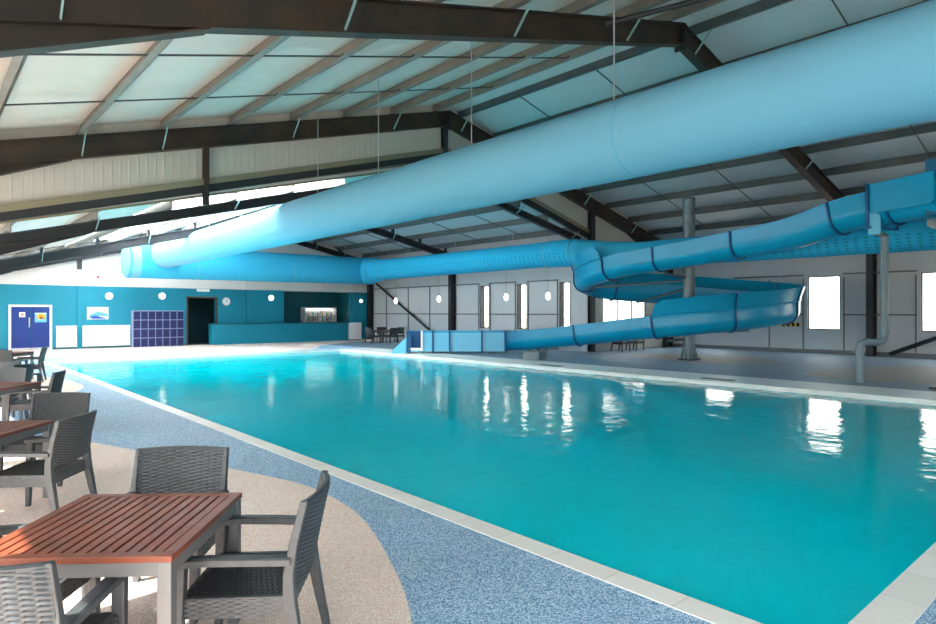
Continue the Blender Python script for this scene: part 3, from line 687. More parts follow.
for i in range(0, NSEG + 1):
    j = brk[i]; a = path[max(j - 1, 0)]; b = path[min(j + 1, NP - 1)]; T = (b - a).normalized(); p = path[j]; e = raise_at(j / (NP - 1))
    mb = MB().sweep([u_prof(e, 0.055, 0.056)] * 2, [p - T * 0.03, p + T * 0.03], ups)
    put(mb.build('joint_flange', M['slide_dk'], smooth=True), slide)
# lip line along the raised outer wall
lo = [i for i in range(NP) if raise_at(i / (NP - 1)) > 0.05]
mb = MB(); pp = []
for i in lo:
    a = path[max(i - 1, 0)]; b = path[min(i + 1, NP - 1)]; T = (b - a).normalized(); Nn = T.cross(Vector((0, 0, 1))).normalized(); pp.append(path[i] - Nn * (RS + 0.03) + Vector((0, 0, HS * 0.98)))
put(mb.tube(pp, 0.03, 6).build('splash_rail_flange', M['slide']), slide)
# start section between tower and flume: two high cheeks over the half round
st = MB(); S0 = Vector((17.46, 3.50, 4.33)); S1 = Vector((17.98, 4.92, 4.31)); T = (S1 - S0).normalized(); Nn = T.cross(Vector((0, 0, 1))).normalized()
for s in (-1, 1):
    st.beam(S0 + Nn * s * 0.46 + Vector((0, 0, 0.20)), S1 + Nn * s * 0.46 + Vector((0, 0, 0.20)), 0.04, 0.72)
    st.beam(S0 + Nn * s * 0.49 + Vector((0, 0, -0.14)), S1 + Nn * s * 0.49 + Vector((0, 0, -0.14)), 0.10, 0.05)
st.sweep(u_prof(0), [S0, S1], ups)
put(st.build('start_section', M['slide'], smooth=True), slide)
put(MB().sweep([(-0.55, -0.52), (0.55, -0.52), (0.55, 0.58), (0.5, 0.58), (0.5, -0.47), (-0.5, -0.47), (-0.5, 0.58), (-0.55, 0.58)], [S1 - T * 0.03, S1 + T * 0.03], ups).build('start_flange', M['slide_dk']), slide)
# straight run-out trough
A = Vector((18.97, 19.14, 0)); B = Vector((15.85, 21.88, 0)); T = (B - A).normalized(); Nl = Vector((-T.y, T.x, 0)); Ln = (B - A).length   # Nl points left of travel = towards pool
def tp(d, n_, z): return A + T * d + Nl * n_ + Vector((0, 0, z))
def tbox(mb, d0, d1, n0, n1, z0, z1):
    c = [tp(d0,n0,z0), tp(d1,n0,z0), tp(d1,n1,z0), tp(d0,n1,z0), tp(d0,n0,z1), tp(d1,n0,z1), tp(d1,n1,z1), tp(d0,n1,z1)]
    return mb.add(c, [(3,2,1,0),(4,5,6,7),(0,1,5,4),(1,2,6,5),(2,3,7,6),(3,0,4,7)])
mb = MB(); tbox(mb, 0, Ln, -0.46, 0.46, 0.10, 0.14); tbox(mb, 0, Ln, -0.50, -0.46, 0.10, 0.94); tbox(mb, 0, Ln - 0.62, 0.46, 0.50, 0.10, 0.94)
tbox(mb, Ln - 0.18, Ln, 0.46, 0.50, 0.10, 0.94); tbox(mb, Ln - 0.62, Ln - 0.18, 0.46, 0.50, 0.10, 0.22)
put(mb.build('runout_trough', M['slide_lt']), slide)
mb = MB(); tbox(mb, 0, Ln - 0.66, 0.50, 0.56, 0.89, 0.95); tbox(mb, 0, Ln, -0.56, -0.50, 0.89, 0.95)
put(mb.build('trough_rim', M['slide']), slide)
for d in (0.03, 1.0, 2.35, 3.05, Ln - 0.04):
    mb = MB(); tbox(mb, d - 0.035, d + 0.035, 0.50, 0.58, 0.06, 0.97); tbox(mb, d - 0.035, d + 0.035, -0.58, -0.50, 0.06, 0.97); tbox(mb, d - 0.035, d + 0.035, -0.5, 0.5, 0.04, 0.10)
    put(mb.build('trough_flange', M['slide_dk']), slide)
mb = MB(); tbox(mb, Ln - 0.68, Ln - 0.60, 0.44, 0.58, 0.14, 0.96); tbox(mb, Ln - 0.60, Ln - 0.16, 0.44, 0.58, 0.16, 0.24)
o = put(mb.build('exit_gate_trim', M['white']), slide); o['label'] = 'white trim round the exit opening'
mb = MB(); tbox(mb, Ln - 0.75, Ln - 0.02, -0.455, -0.435, 0.15, 0.93); put(mb.build('exit_gate_shade', M['slide_dk']), slide)  # dark sheet added to paint shade inside the exit opening
mb = MB(); tbox(mb, Ln - 0.18, Ln + 0.0, 0.50, 0.57, 0.08, 0.96); put(mb.build('exit_gate_post', M['slide_dk']), slide)
for d in (0.6, 2.2, 3.4):
    mb = MB(); tbox(mb, d - 0.12, d + 0.12, -0.35, 0.35, 0.0, 0.10)
    put(mb.build('trough_foot', M['galv']), slide)
# entry step by the trough end
mb = MB(); q = [tp(Ln + 0.03, -0.35, 0), tp(Ln + 0.03, 0.45, 0), tp(Ln + 0.62, 0.45, 0), tp(Ln + 0.62, -0.35, 0)]
qq = [p.copy() for p in q]; hz = [0.70, 0.70, 0.12, 0.12]
for p, z in zip(qq, hz): p.z = z
mb.add(q + qq, [(0,3,2,1),(4,5,6,7),(0,1,5,4),(1,2,6,5),(2,3,7,6),(3,0,4,7)])
tag(mb.build('exit_step', M['slide_lt']), 'light blue sloping step at the end of the slide run-out', 'step')

# column that carries the slide
colm = thing('support_column', 'round grey steel column in the middle of the slide spiral', 'column', (21.23, 11.91, 0))
put(MB().tube([(21.23, 11.91, 0.03), (21.23, 11.91, 5.86)], 0.21, 24, ups=(0, 1, 0)).build('shaft', M['galv'], smooth=True), colm)
put(MB().lathe([(0.0, 5.92), (0.2, 5.91), (0.23, 5.86), (0.23, 5.82)], 24, (21.23, 11.91, 0)).build('cap', M['galv'], smooth=True), colm)
put(MB().box(20.94, 21.52, 11.62, 12.20, 0.0, 0.05).build('base_plate', M['steel_dark']), colm)
for k in range(8):
    a = k * math.pi / 4; c_, s_ = math.cos(a), math.sin(a); t = 0.012
    mb = MB().add([(21.23 + c_*0.2 - s_*t, 11.91 + s_*0.2 + c_*t, 0.05), (21.23 + c_*0.33 - s_*t, 11.91 + s_*0.33 + c_*t, 0.05), (21.23 + c_*0.2 - s_*t, 11.91 + s_*0.2 + c_*t, 0.60),
                   (21.23 + c_*0.2 + s_*t, 11.91 + s_*0.2 - c_*t, 0.05), (21.23 + c_*0.33 + s_*t, 11.91 + s_*0.33 - c_*t, 0.05), (21.23 + c_*0.2 + s_*t, 11.91 + s_*0.2 - c_*t, 0.60)],
                  [(0,1,2),(5,4,3),(0,3,4,1),(1,4,5,2),(2,5,3,0)])
    put(mb.build('gusset', M['galv']), colm)
for (x, y, z), zc in (((19.85, 12.1, 3.12), 3.0), ((22.9, 15.2, 2.15), 2.6), ((24.6, 13.6, 1.95), 2.3), ((25.6, 11.6, 1.60), 2.0), ((22.5, 10.3, 1.1), 1.0), ((20.55, 12.3, 0.72), 0.75), ((20.4, 16.0, 2.72), 2.9)):
    p = Vector((21.23, 11.91, zc)); q = Vector((x, y, z)); dv = (q - p); dv.z = 0; dv.normalize()
    put(MB().tube([p + dv * 0.18, q], 0.045, 8).build('support_arm', M['galv']), colm)

# launch tower at the right edge
tower = thing('slide_tower', 'blue panelled launch tower on grey posts at the right edge', 'tower', (18.3, 2.6, 0))
put(MB().box(17.3, 19.5, 1.5, 3.85, 3.70, 3.84).build('deck', M['galv']), tower)
put(MB().box(17.24, 17.29, 1.5, 3.87, 3.95, 5.2).build('guard_panel', M['tower']), tower)
put(MB().box(17.29, 17.34, 3.82, 3.87, 3.95, 5.2).build('guard_panel', M['tower']), tower)
put(MB().box(18.2, 19.5, 3.70, 3.75, 3.95, 5.2).build('guard_panel', M['tower']), tower)
put(MB().box(19.45, 19.5, 1.5, 3.70, 3.95, 5.2).build('guard_panel', M['tower']), tower)
for x, y in ((17.56, 3.60), (19.3, 3.60), (17.56, 1.65), (19.3, 1.65)):
    mb = MB().box(x - .09, x + .09, y - .09, y + .09, 0.04, 3.78); pst = put(mb.build('post', M['galv']), tower)
    bp_ = MB().box(x - .22, x + .22, y - .22, y + .22, 0, 0.05); b_ = bp_.build('base_plate', M['steel_dark']); b_.parent = pst; 
# water supply pipe
pp_ = thing('water_pipe', 'cranked grey water pipe rising to the slide start', 'pipe', (17.63, 5.31, 0))
px = [(17.63, 5.31, 0.0), (17.63, 5.31, 0.84), (17.65, 5.295, 0.95), (17.72, 5.23, 1.0), (17.98, 5.0, 1.0), (18.07, 4.92, 1.05), (18.09, 4.90, 1.16), (18.09, 4.90, 3.66)]
def vtube(pts, r, n=14):
    mb = MB(); P = [Vector(p) for p in pts]; vs_ = []; fs = []
    Sd = Vector((0.66, 0.75, 0)).normalized()
    for i, p in enumerate(P):
        T_ = (P[min(i+1, len(P)-1)] - P[max(i-1, 0)]).normalized(); U_ = Sd.cross(T_).normalized(); S2 = T_.cross(U_)
        vs_ += [p + U_ * r * math.cos(2*math.pi*k/n) + S2 * r * math.sin(2*math.pi*k/n) for k in range(n)]
    for i in range(len(P) - 1):
        for k in range(n): fs.append((i*n+k, i*n+(k+1)%n, (i+1)*n+(k+1)%n, (i+1)*n+k))
    return mb.add(vs_, fs)
put(vtube(px, 0.088).build('pipe_run', M['pipe'], smooth=True), pp_)
for p, q in (((17.63, 5.31, 0.72), (17.63, 5.31, 0.82)), ((18.09, 4.9, 1.2), (18.09, 4.9, 1.3)), ((17.63, 5.31, 0.0), (17.63, 5.31, 0.05))):
    put(vtube([p, q], 0.105).build('coupling', M['pipe'], smooth=True), pp_)
put(vtube([(17.74, 5.21, 1.0), (17.80, 5.16, 1.0)], 0.104).build('coupling', M['pipe'], smooth=True), pp_)
Tq = Vector((0.2, 0.98, 0)).normalized(); c0 = Vector((17.62, 4.98, 0))
mb = MB().beam(c0 + Vector((0, -0.13, 3.95)), c0 + Vector((0, 0.13, 3.95)), 0.10, 0.62)
put(mb.build('inlet_box', M['slide_lt'], bevel=0.02), pp_)
put(MB().box(17.6, 18.2, 4.82, 4.98, 3.62, 3.68).build('bracket', M['galv']), pp_)

# concrete plinth and pool edge grilles
o = MB().box(-0.38, 0.38, -0.32, 0.32, 0, 0.30).build('concrete_plinth', M['concrete'], bevel=0.02, loc=(17.25, 15.85, 0)); o.rotation_euler = (0, 0, R(20))
tag(o, 'low grey concrete plinth on the deck below the slide', 'plinth')
for x, y, lab in ((15.55, 13.6, 'small dark grille in the white coping left of the column'), (15.6, 7.95, 'small dark grille in the white coping right of the column')):
    tag(MB().box(-0.12, 0.12, -0.42, 0.42, 0.004, 0.02).build('drain_grille', M['grille'], loc=(x, y, 0)), lab, 'drain', 'coping drain grilles')

# ---------------------------------------------------------------- far wall fittings
yf = YF - 0.001
dr = thing('door_1', 'royal blue double door in a white frame on the teal wall', 'door', (4.03, yf, 0), kind='structure')
put(MB().box(3.21, 3.30, yf - .06, yf, 0, 2.08).box(4.76, 4.85, yf - .06, yf, 0, 2.08).box(3.30, 4.76, yf - .06, yf, 1.99, 2.08).build('door_frame', M['white']), dr)
for x0, x1 in ((3.31, 4.02), (4.04, 4.75)):
    lf = put(MB().box(x0, x1, yf - .04, yf, 0.03, 1.98).build('door_leaf', M['blue_door']), dr)
    put(MB().box(x0, x1, yf - .045, yf - .04, 0.0, 0.12).build('kick_plate', M['steel_b']), dr)
put(MB().box(3.95, 4.0, yf - .09, yf - .05, 1.05, 1.5).build('handle', M['steel_b']), dr)
def sign(name, x0, x1, z0, z1, m, label, cat='sign', y=yf - 0.05, parts=()):
    o = MB().box(x0, x1, y - 0.012, y, z0, z1).build(name, m); o = tag(o, label, cat)
    for nm, poly, mm in parts:
        n_ = len(poly); mb = MB().add([(x, y - 0.016, z) for x, z in poly] + [(x, y - 0.012, z) for x, z in poly], [tuple(range(n_)), tuple(range(2*n_-1, n_-1, -1))] + [(i, (i+1) % n_, n_+(i+1) % n_, n_+i) for i in range(n_)])
        mb.build(nm, mm, o)
    return o
col = lambda nm, c: mat(nm, c, 0.5)
m_pink, m_or, m_sk, m_db = col('pink print', (206, 120, 150)), col('orange print', (240, 170, 60)), col('sky print', (96, 176, 220)), col('deep blue print', (40, 80, 180))
sign('door_notice', 3.60, 3.82, 1.52, 1.74, M['white'], 'small white notice on the left door leaf', parts=[('printed_disc', [(3.65, 1.57), (3.77, 1.57), (3.77, 1.69), (3.65, 1.69)], m_pink)])
sign('door_poster', 4.18, 4.64, 1.28, 1.72, m_sk, 'colourful poster on the right door leaf', parts=[('printed_sun', [(4.28, 1.42), (4.56, 1.42), (4.60, 1.56), (4.5, 1.68), (4.32, 1.66), (4.24, 1.54)], m_or), ('printed_band', [(4.20, 1.66), (4.62, 1.66), (4.62, 1.70), (4.20, 1.70)], col('cream print', (244, 226, 160))), ('printed_shape', [(4.36, 1.44), (4.52, 1.44), (4.5, 1.53), (4.38, 1.53)], M['red'])])
sign('wall_poster', 6.27, 7.18, 1.40, 1.99, M['white'], 'white and blue picture panel above the white grille', y=yf, parts=[('printed_wave', [(6.30, 1.55), (6.55, 1.70), (6.75, 1.78), (6.95, 1.72), (7.15, 1.66), (7.15, 1.50), (6.9, 1.56), (6.6, 1.5)], m_sk), ('printed_swoosh', [(6.32, 1.50), (6.6, 1.58), (6.9, 1.5), (7.1, 1.46), (7.05, 1.42), (6.5, 1.42)], m_db), ('printed_dot', [(6.66, 1.80), (6.72, 1.80), (6.72, 1.86), (6.66, 1.86)], M['red'])])
def grille(x0, x1, label):
    o = thing('wall_grille', label, 'radiator cover', ((x0 + x1) / 2, yf, 0.1))
    put(MB().box(x0, x1, yf - .10, yf, 0.10, 0.16).box(x0, x1, yf - .10, yf, 1.04, 1.10).box(x0, x0 + .06, yf - .10, yf, .16, 1.04).box(x1 - .06, x1, yf - .10, yf, .16, 1.04).build('casing', M['white']), o)
    sl = MB()
    for k in range(16): z = 0.17 + k * 0.055; sl.add([(x0+.06, yf-.09, z), (x1-.06, yf-.09, z), (x1-.06, yf-.03, z+.05), (x0+.06, yf-.03, z+.05), (x0+.06, yf-.085, z-.004), (x1-.06, yf-.085, z-.004), (x1-.06, yf-.025, z+.046), (x0+.06, yf-.025, z+.046)], [(0,1,2,3),(7,6,5,4),(0,4,5,1),(1,5,6,2),(2,6,7,3),(3,7,4,0)])
    put(sl.build('louvre', M['white']), o)
    put(MB().box(x0 + .06, x1 - .06, yf - .02, yf, .16, 1.04).build('back_panel', M['off_white']), o)
grille(5.01, 5.84, 'short white louvred panel right of the blue door'); grille(6.07, 8.12, 'long white louvred panel beside the lockers')
def bulb(x, z, label, r=0.15):
    o = thing('wall_light', label, 'wall light', (x, yf, z), group='round lights on the teal wall')
    put(MB().lathe([(r + .02, 0), (r + .02, -.04), (r, -.05)], 24, (x, yf, z), 'Y').build('bezel', M['white']), o)
    put(MB().lathe([(0.0, -.13), (r * .6, -.115), (r * .9, -.08), (r, -.045)], 24, (x, yf, z), 'Y').build('diffuser', M['lamp'], smooth=True), o)
bulb(7.21, 2.53, 'round white wall light above the picture panel'); bulb(9.63, 2.57, 'round white wall light above the lockers')
bulb(15.5, 2.56, 'round white wall light right of the clock'); bulb(21.5, 2.45, 'small round wall light near the dark corner column', 0.10)
ck = thing('wall_clock', 'round white wall clock beside the dark doorway', 'clock', (12.92, yf, 2.33))
put(MB().lathe([(0.0, -.03), (0.22, -.03), (0.22, 0)], 28, (12.92, yf, 2.33), 'Y').build('dial', M['white']), ck)
put(MB().lathe([(0.22, 0), (0.22, -.05), (0.245, -.05), (0.245, 0)], 28, (12.92, yf, 2.33), 'Y').build('rim', M['alu']), ck)
put(MB().beam((12.92, yf - .04, 2.33), (12.96, yf - .04, 2.48), 0.02, 0.008, (0, 1, 0)).build('minute_hand', M['black']), ck)
put(MB().beam((12.92, yf - .04, 2.33), (13.0, yf - .04, 2.28), 0.025, 0.008, (0, 1, 0)).build('hour_hand', M['black']), ck)
tk = MB()
for k in range(12):
    a = k * math.pi / 6; tk.beam((12.92 + .17*math.sin(a), yf - .034, 2.33 + .17*math.cos(a)), (12.92 + .2*math.sin(a), yf - .034, 2.33 + .2*math.cos(a)), 0.015, 0.006, (0, 1, 0))
put(tk.build('hour_marks', M['black']), ck)
es = tag(MB().box(11.35, 12.0, yf - .09, yf - 0.02, 2.84, 2.98).build('exit_light', M['white']), 'slim white sign light above the dark doorway', 'exit light')
tag(MB().lathe([(0, -.06), (.06, -.05), (.06, -0.02)], 16, (6.73, yf, 3.45), 'Y').build('alarm_sounder', M['red'], smooth=True), 'small round red alarm on the white band', 'alarm')
# lockers
lk = thing('locker_bank', 'bank of navy lockers in a pale frame against the teal wall', 'lockers', (9.38, yf, 0))
cw, rh = 2.40 / 7, 1.80 / 4; lx0 = 8.18; ly = 34.36
put(MB().box(lx0, lx0 + 2.40, ly + .02, yf, 0.0, 1.83).build('carcass', M['locker_frame']), lk)
for r_ in range(4):
    for c_ in range(7):
        x0 = lx0 + c_ * cw + .02; x1 = lx0 + (c_ + 1) * cw - .02; z0 = r_ * rh + .02; z1 = (r_ + 1) * rh - .02
        d_ = put(MB().box(x0, x1, ly - .005, ly + .02, z0, z1).build('locker_door', M['navy']), lk)
        mb = MB().beam(((x0+x1)/2 + .0, ly - .012, z0 + .17), ((x0+x1)/2 + .05, ly - .012, z0 + .28), .045, .012, (0, 1, 0)).beam(((x0+x1)/2 - .07, ly - .012, z0 + .25), ((x0+x1)/2 + .0, ly - .012, z0 + .17), .04, .012, (0, 1, 0))
        h_ = mb.build('lock', M['off_white']); h_.parent = d_; h_.matrix_parent_inverse = d_.matrix_parent_inverse.copy()
# counter, side cabinet, servery shelf
ct = thing('service_counter', 'long teal reception counter in front of the dark recess', 'counter', (16.05, 34.3, 0))
put(MB().box(11.95, 20.2, 34.2, 34.26, 0, 1.08).box(11.95, 12.0, 34.26, 34.7, 0, 1.08).box(20.15, 20.2, 34.26, 34.7, 0, 1.08).build('front_panel', M['teal']), ct)
put(MB().box(11.9, 20.25, 34.15, 34.72, 1.08, 1.13).build('worktop', M['teal_dark']), ct)
cb = thing('side_cabinet', 'pale grey cabinet at the right end of the counter', 'cabinet', (20.75, 34.45, 0))
put(MB().box(20.3, 21.2, 34.22, yf - 0.15, 0.05, 1.08).build('body', M['off_white']), cb); put(MB().box(20.32, 20.74, 34.20, 34.22, 0.08, 1.05).build('door', M['off_white']), cb); put(MB().box(20.76, 21.18, 34.20, 34.22, 0.08, 1.05).build('door', M['off_white']), cb); put(MB().box(20.35, 21.15, 34.3, 34.6, 0, 0.05).build('plinth', M['black']), cb)
yr = YF + 1.7
fg = thing('display_fridge', 'glass fronted display fridge in the servery recess', 'fridge', (19.2, yr - .3, 0))
put(MB().box(18.2, 18.26, yr - .6, yr, 0, 2.05).box(20.34, 20.4, yr - .6, yr, 0, 2.05).box(18.26, 20.34, yr - .6, yr, 1.97, 2.05).box(18.26, 20.34, yr - .6, yr, 0, .8).box(18.26, 20.34, yr - .05, yr, .8, 1.97).box(19.27, 19.33, yr - .6, yr - .55, .8, 1.97).build('casing', M['off_white']), fg)
for z in (1.15, 1.5): put(MB().box(18.26, 20.34, yr - .5, yr - .05, z, z + .02).build('shelf', M['off_white']), fg)
put(MB().box(18.3, 20.3, yr - .12, yr - .06, 1.88, 1.95).build('strip_light', M['lamp']), fg)
put(MB().box(18.26, 19.27, yr - .59, yr - .58, .8, 1.97).build('glass_door', M['glass']), fg); put(MB().box(19.33, 20.34, yr - .59, yr - .58, .8, 1.97).build('glass_door', M['glass']), fg)
bc = [M['white'], m_or, m_sk, M['red'], M['off_white'], col('green bottle', (70, 150, 80))]
for row, z in enumerate((1.17, 1.52, 0.80)):
    for k in range(12):
        x = 18.42 + k * 0.16
        if abs(x - 19.3) < .05: continue
        b_ = MB().lathe([(0, 0), (.045, 0), (.045, .16), (.02, .21), (.02, .25), (0, .25)], 10, (0, 0, 0)).build('drink_bottle', bc[(k * 5 + row * 2) % 6], loc=(x, yr - .3, z), smooth=True)
        tag(b_, 'small drink bottle on the %s shelf of the display fridge' % ('middle', 'top', 'bottom')[row], 'bottle', 'drink bottles on the %s fridge shelf' % ('middle', 'top', 'bottom')[row])
sign('menu_card', 20.42, 20.70, 1.3, 1.8, M['white'], 'pale printed card on the recess wall beside the fridge', y=yr)
# pendant lamps
for x, y, z, lab in ((21.63, 31.07, 2.41, 'white pendant globe lamp nearest the teal corner'), (21.63, 26.97, 2.46, 'white pendant globe lamp left of the dark wall column'), (21.63, 21.75, 2.47, 'white pendant globe lamp between the left and middle narrow windows'), (21.63, 19.05, 2.47, 'white pendant globe lamp right of the middle narrow window')):
    o = thing('pendant_lamp', lab, 'lamp', (x, y, z), group='pendant lamps along the grey wall')
    put(MB().lathe([(0, z - .18), (.05, z - .16), (.095, z - .09), (.11, z), (.095, z + .08), (.055, z + .15), (.03, z + .19)], 20, (x, y, 0)).build('globe', M['lamp'], smooth=True), o)
    put(MB().lathe([(.035, z + .17), (.035, z + .26), (0, z + .27)], 12, (x, y, 0)).build('cap', M['girt'], smooth=True), o)
    put(MB().tube([(x, y, z + .26), (x, y, zlow(x) + .005)], .008, 6, ups=(0, 1, 0)).build('cord', M['girt']), o)
hz = thing('hazard_board', 'yellow and black hazard board low on the right wall', 'sign', (28.85, 11.3, 1.2))
put(MB().box(28.82, 28.84, 10.95, 11.75, 1.12, 1.28).build('board', M['yellow']), hz)
for k in range(4): put(MB().box(28.81, 28.82, 11.0 + k * .2, 11.1 + k * .2, 1.12, 1.28).build('stripe', M['black']), hz)

# ---------------------------------------------------------------- furniture
def weave(mb, fn, nu, nv, amp=0.004, sub=6):
    """basket weave on a parametric sheet fn(u,v)->(point, normal); nu ribs across, nv strands up"""
    W, H = nu * sub, nv * sub; vs_ = []; fs = []
    for j in range(H + 1):
        for i in range(W + 1):
            u, v = i / W, j / H; p, n_ = fn(u, v)
            a = u * nu; b = v * nv; row = min(int(b), nv - 1); fb = b - row
            c_ = min(int(a), nu - 1); fa = a - c_
            b2 = b + 0.5 * (c_ % 2) + 0.18 * fa; fb = b2 - math.floor(b2)
            d_ = abs(fb - 0.5); strand = min(1.0, max(0.0, (0.40 - d_) / 0.14))
            e_ = abs(fa - 0.5); over = min(1.0, max(0.0, (0.42 - e_) / 0.10))
            h = amp * max(strand * over, 0.8 * (1 - over))
            vs_.append(p + n_ * h)
    for j in range(H):
        for i in range(W):
            k = j * (W + 1) + i; fs.append((k, k + 1, k + W + 2, k + W + 1))
    return mb.add(vs_, fs)
def rsweep(mb, pts, ws, ds):
    """square-section limb: width along x, depth along y"""
    vs_ = []; fs = []
    for (x, y, z), w_, d_ in zip(pts, ws, ds):
        vs_ += [(x - w_/2, y - d_/2, z), (x + w_/2, y - d_/2, z), (x + w_/2, y + d_/2, z), (x - w_/2, y + d_/2, z)]
    n_ = len(pts)
    for i in range(n_ - 1):
        for k in range(4): fs.append((i*4+k, i*4+(k+1) % 4, (i+1)*4+(k+1) % 4, (i+1)*4+k))
    fs.append((3, 2, 1, 0)); fs.append(tuple(range((n_-1)*4, n_*4)))
    return mb.add(vs_, fs)
def make_chair():
    WS = 1.12
    root = thing('dining_armchair', 'chair', 'chair', group='grey woven armchairs around the tables')
    def backy(x, z): return -0.235 - 0.085 * max(0, (z - 0.42) / 0.43) ** 1.2 - 0.045 * (1 - (x / 0.24) ** 2)
    def bfn(side):
        def fn(u, v):
            x = -0.250 + 0.50 * u; z = 0.50 + 0.345 * v + 0.004 * (1 - (x / .24) ** 2) * v
            n_ = Vector((-0.35 * x / .24 * side, side * 0.98, side * 0.2)).normalized()
            return Vector((x, backy(x, z) + side * 0.009, z)), n_
        return fn
    mb = MB(); weave(mb, bfn(1), 12, 16, 0.012); weave(mb, bfn(-1), 12, 16, 0.012)
    mb.build('backrest', M['rattan'], root, smooth='all', fix=False)
    mb = MB(); pts = [(x, backy(x, z), z) for x in [-0.256 + 0.512 * k / 12 for k in range(13)] for z in [0.85 + 0.004 * (1 - (x / .24) ** 2)]]
    mb.sweep([(-.014, -.012), (.014, -.012), (.016, .004), (.008, .012), (-.008, .012), (-.016, .004)], pts)
    mb.build('back_rail', M['rattan'], root)
    mb = MB(); pts = [(x, backy(x, .49), .49) for x in [-0.245 + 0.49 * k / 12 for k in range(13)]]
    mb.sweep([(-.012, -.014), (.012, -.014), (.012, .014), (-.012, .014)], pts)
    mb.build('lower_rail', M['rattan'], root)
    for s in (-1, 1):
        mb = MB(); rsweep(mb, [(s*.262, -.325, 0), (s*.255, -.285, .2), (s*.25, -.25, .40), (s*.248, -.245, .52), (s*.249, -.268, .66), (s*.250, -.318, .862)], [.036, .044, .05, .042, .030, .022], [.04, .05, .06, .05, .042, .036])
        mb.build('leg', M['rattan'], root, bevel=.006)
        mb = MB(); rsweep(mb, [(s*.252, .262, 0), (s*.256, .255, .3), (s*.26, .245, .585)], [.036, .046, .052], [.036, .046, .055])
        mb.build('leg', M['rattan'], root, bevel=.006)
        mb = MB(); mb.sweep([(-.03, -.018), (.03, -.018), (.03, .010), (.02, .018), (-.02, .018), (-.03, .010)], [(s*.26, .285, .588), (s*.262, .12, .596), (s*.258, -.08, .592), (s*.25, -.255, .586)])
        mb.build('armrest', M['rattan'], root)
    def sfn(u, v):
        x = -0.232 + 0.464 * u; y = -0.215 + 0.455 * v
        return Vector((x, y, .412 - .012 * (1 - (2*u-1) ** 2) * (1 - (2*v-1) ** 2))), Vector((0, 0, 1))
    mb = MB(); weave(mb, sfn, 12, 18, 0.007); mb.box(-.23, .23, -.21, .235, .385, .398)
    mb.build('seat', M['rattan_seat'], root, smooth='all', fix=False)
    mb = MB()
    def afn(x0, y0, x1, y1, nx, ny_):
        def fn(u, v): return Vector((x0 + (x1-x0)*u, y0 + (y1-y0)*u, .325 + .09*v)), Vector((nx, ny_, 0))
        return fn
    weave(mb, afn(-.24, .252, .24, .252, 0, 1), 14, 4, .004); weave(mb, afn(.258, .24, .252, -.235, 1, 0), 14, 4, .004); weave(mb, afn(-.252, -.235, -.258, .24, -1, 0), 14, 4, .004); weave(mb, afn(.24, -.245, -.24, -.245, 0, -1), 14, 4, .004)
    mb.box(-.245, .245, .232, .25, .322, .418); mb.box(.234, .255, -.235, .24, .322, .418); mb.box(-.255, -.234, -.235, .24, .322, .418); mb.box(-.245, .245, -.243, -.222, .322, .418)
    mb.build('seat_frame', M['rattan'], root, fix=False)
    for ch in root.children:
        for v in ch.data.vertices: v.co.x *= WS
    return root
def make_table():
    root = thing('dining_table', 'table', 'table', group='teak topped tables beside the pool')
    a, b, h = 0.434, 0.47, 0.72
    mb = MB(); bw = 0.055
    mb.box(-a, a, -b, -b + bw, h - .028, h); mb.box(-a, a, b - bw, b, h - .028, h); mb.box(-a, -a + bw, -b + bw, b - bw, h - .028, h); mb.box(a - bw, a, -b + bw, b - bw, h - .028, h)
    n_ = 14; wi = (2 * a - 2 * bw) / n_
    for k in range(n_):
        x0 = -a + bw + k * wi + .005; mb.box(x0, x0 + wi - .010, -b + bw, b - bw, h - .026, h - .002)
    mb.build('tabletop', M['teak'], root, bevel=.003)
    mb = MB(); i_ = .012
    mb.box(-a + i_, a - i_, -b + i_, -b + i_ + .03, h - .09, h - .028); mb.box(-a + i_, a - i_, b - i_ - .03, b - i_, h - .09, h - .028); mb.box(-a + i_, -a + i_ + .03, -b + i_, b - i_, h - .09, h - .028); mb.box(a - i_ - .03, a - i_, -b + i_, b - i_, h - .09, h - .028)
    mb.box(-.03, .03, -b + .04, b - .04, h - .06, h - .028)
    mb.build('apron', M['alu'], root)
    for sx in (-1, 1):
        for sy in (-1, 1):
            x = sx * (a - .035); y = sy * (b - .035)
            MB().box(x - .03, x + .03, y - .03, y + .03, 0, h - .028).build('leg', M['alu'], root, bevel=.004)
    return root
FL = 0.0035
chair0, table0 = make_chair(), make_table()
first = {'c': True, 't': True}
def chair(x, y, deg, label, group=None, z=FL):
    o = chair0 if first['c'] else copy_tree(chair0); first['c'] = False
    o.location = (x, y, z); o.rotation_euler = (0, 0, R(deg)); o['label'] = label
    if group: o['group'] = group
    return o
def table(x, y, deg, label, group=None, z=FL):
    o = table0 if first['t'] else copy_tree(table0); first['t'] = False
    o.location = (x, y, z); o.rotation_euler = (0, 0, R(deg)); o['label'] = label
    if group: o['group'] = group
    return o
TYAW = -39.0
table(0.775, 3.45, TYAW, 'nearest square teak slatted table with a grey metal frame')
chair(1.30, 3.14, 52, 'grey woven armchair at the right side of the nearest table')
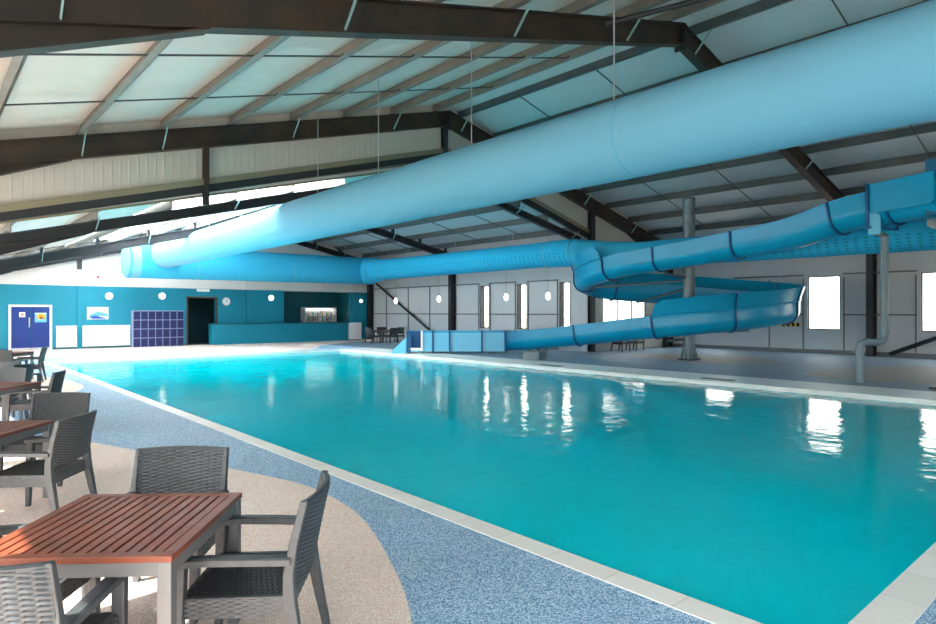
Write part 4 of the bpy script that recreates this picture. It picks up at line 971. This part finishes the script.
chair(1.122, 4.052, 142, 'grey woven armchair facing the viewer behind the nearest table')
chair(0.31, 3.075, -34, 'sunlit woven armchair cut by the bottom left corner, seen from behind')
chair(0.355, 3.80, -128, 'woven armchair tucked under the left side of the nearest table')
table(0.37, 7.0, TYAW, 'second teak table along the left picture edge')
chair(0.81, 6.48, 52, 'brown grey woven armchair seen from behind at the second table')
chair(1.03, 7.82, 144, 'woven armchair behind the second table with its back catching light')
table(0.79, 11.03, TYAW, 'third teak table, small behind the second one')
chair(1.36, 11.30, 68, 'dark woven armchair at the right side of the third table')
chair(0.94, 12.03, 144, 'light grey woven armchair behind the third table')
chair(1.16, 13.25, 54, 'dark slim-looking armchair behind the third table')
chair(1.40, 14.2, -36, 'pale woven armchair further back, partly behind the dark one')
table(1.73, 19.65, TYAW, 'farthest dark table at the left edge before the blue door')
chair(2.18, 19.1, 76, 'dark armchair standing alone against the blue door')
chair(1.67, 18.4, -36, 'dark armchair in front of the farthest left table')
# far corner sets
FG = 'armchairs in the far right corner'
table(20.3, 30.3, 20, 'small table among dark chairs in the far corner by the cabinet', 'tables along the grey wall', 0)
chair(19.55, 30.35, -85, 'dark armchair left of the far corner table', FG, 0)
chair(20.15, 29.5, 10, 'dark armchair in front of the far corner table', FG, 0)
chair(20.75, 31.05, 170, 'dark armchair behind the far corner table', FG, 0)
chair(21.05, 30.1, 95, 'dark armchair right of the far corner table', FG, 0)
table(21.2, 26.9, 0, 'teak table seen just above the slide run-out', 'tables along the grey wall', 0)
table(21.35, 20.2, 0, 'teak table below the slide near the grey wall', 'tables along the grey wall', 0)
chair(21.3, 19.4, 0, 'armchair of the table below the slide, its legs showing', 'armchairs under the slide', 0)
chair(21.3, 21.05, 180, 'armchair behind the table below the slide', 'armchairs under the slide', 0)
chair(23.6, 16.5, 180, 'dark armchair under the wide window behind the slide, left one', 'armchairs under the slide', 0)
chair(24.7, 16.5, 180, 'dark armchair under the wide window behind the slide, right one', 'armchairs under the slide', 0)
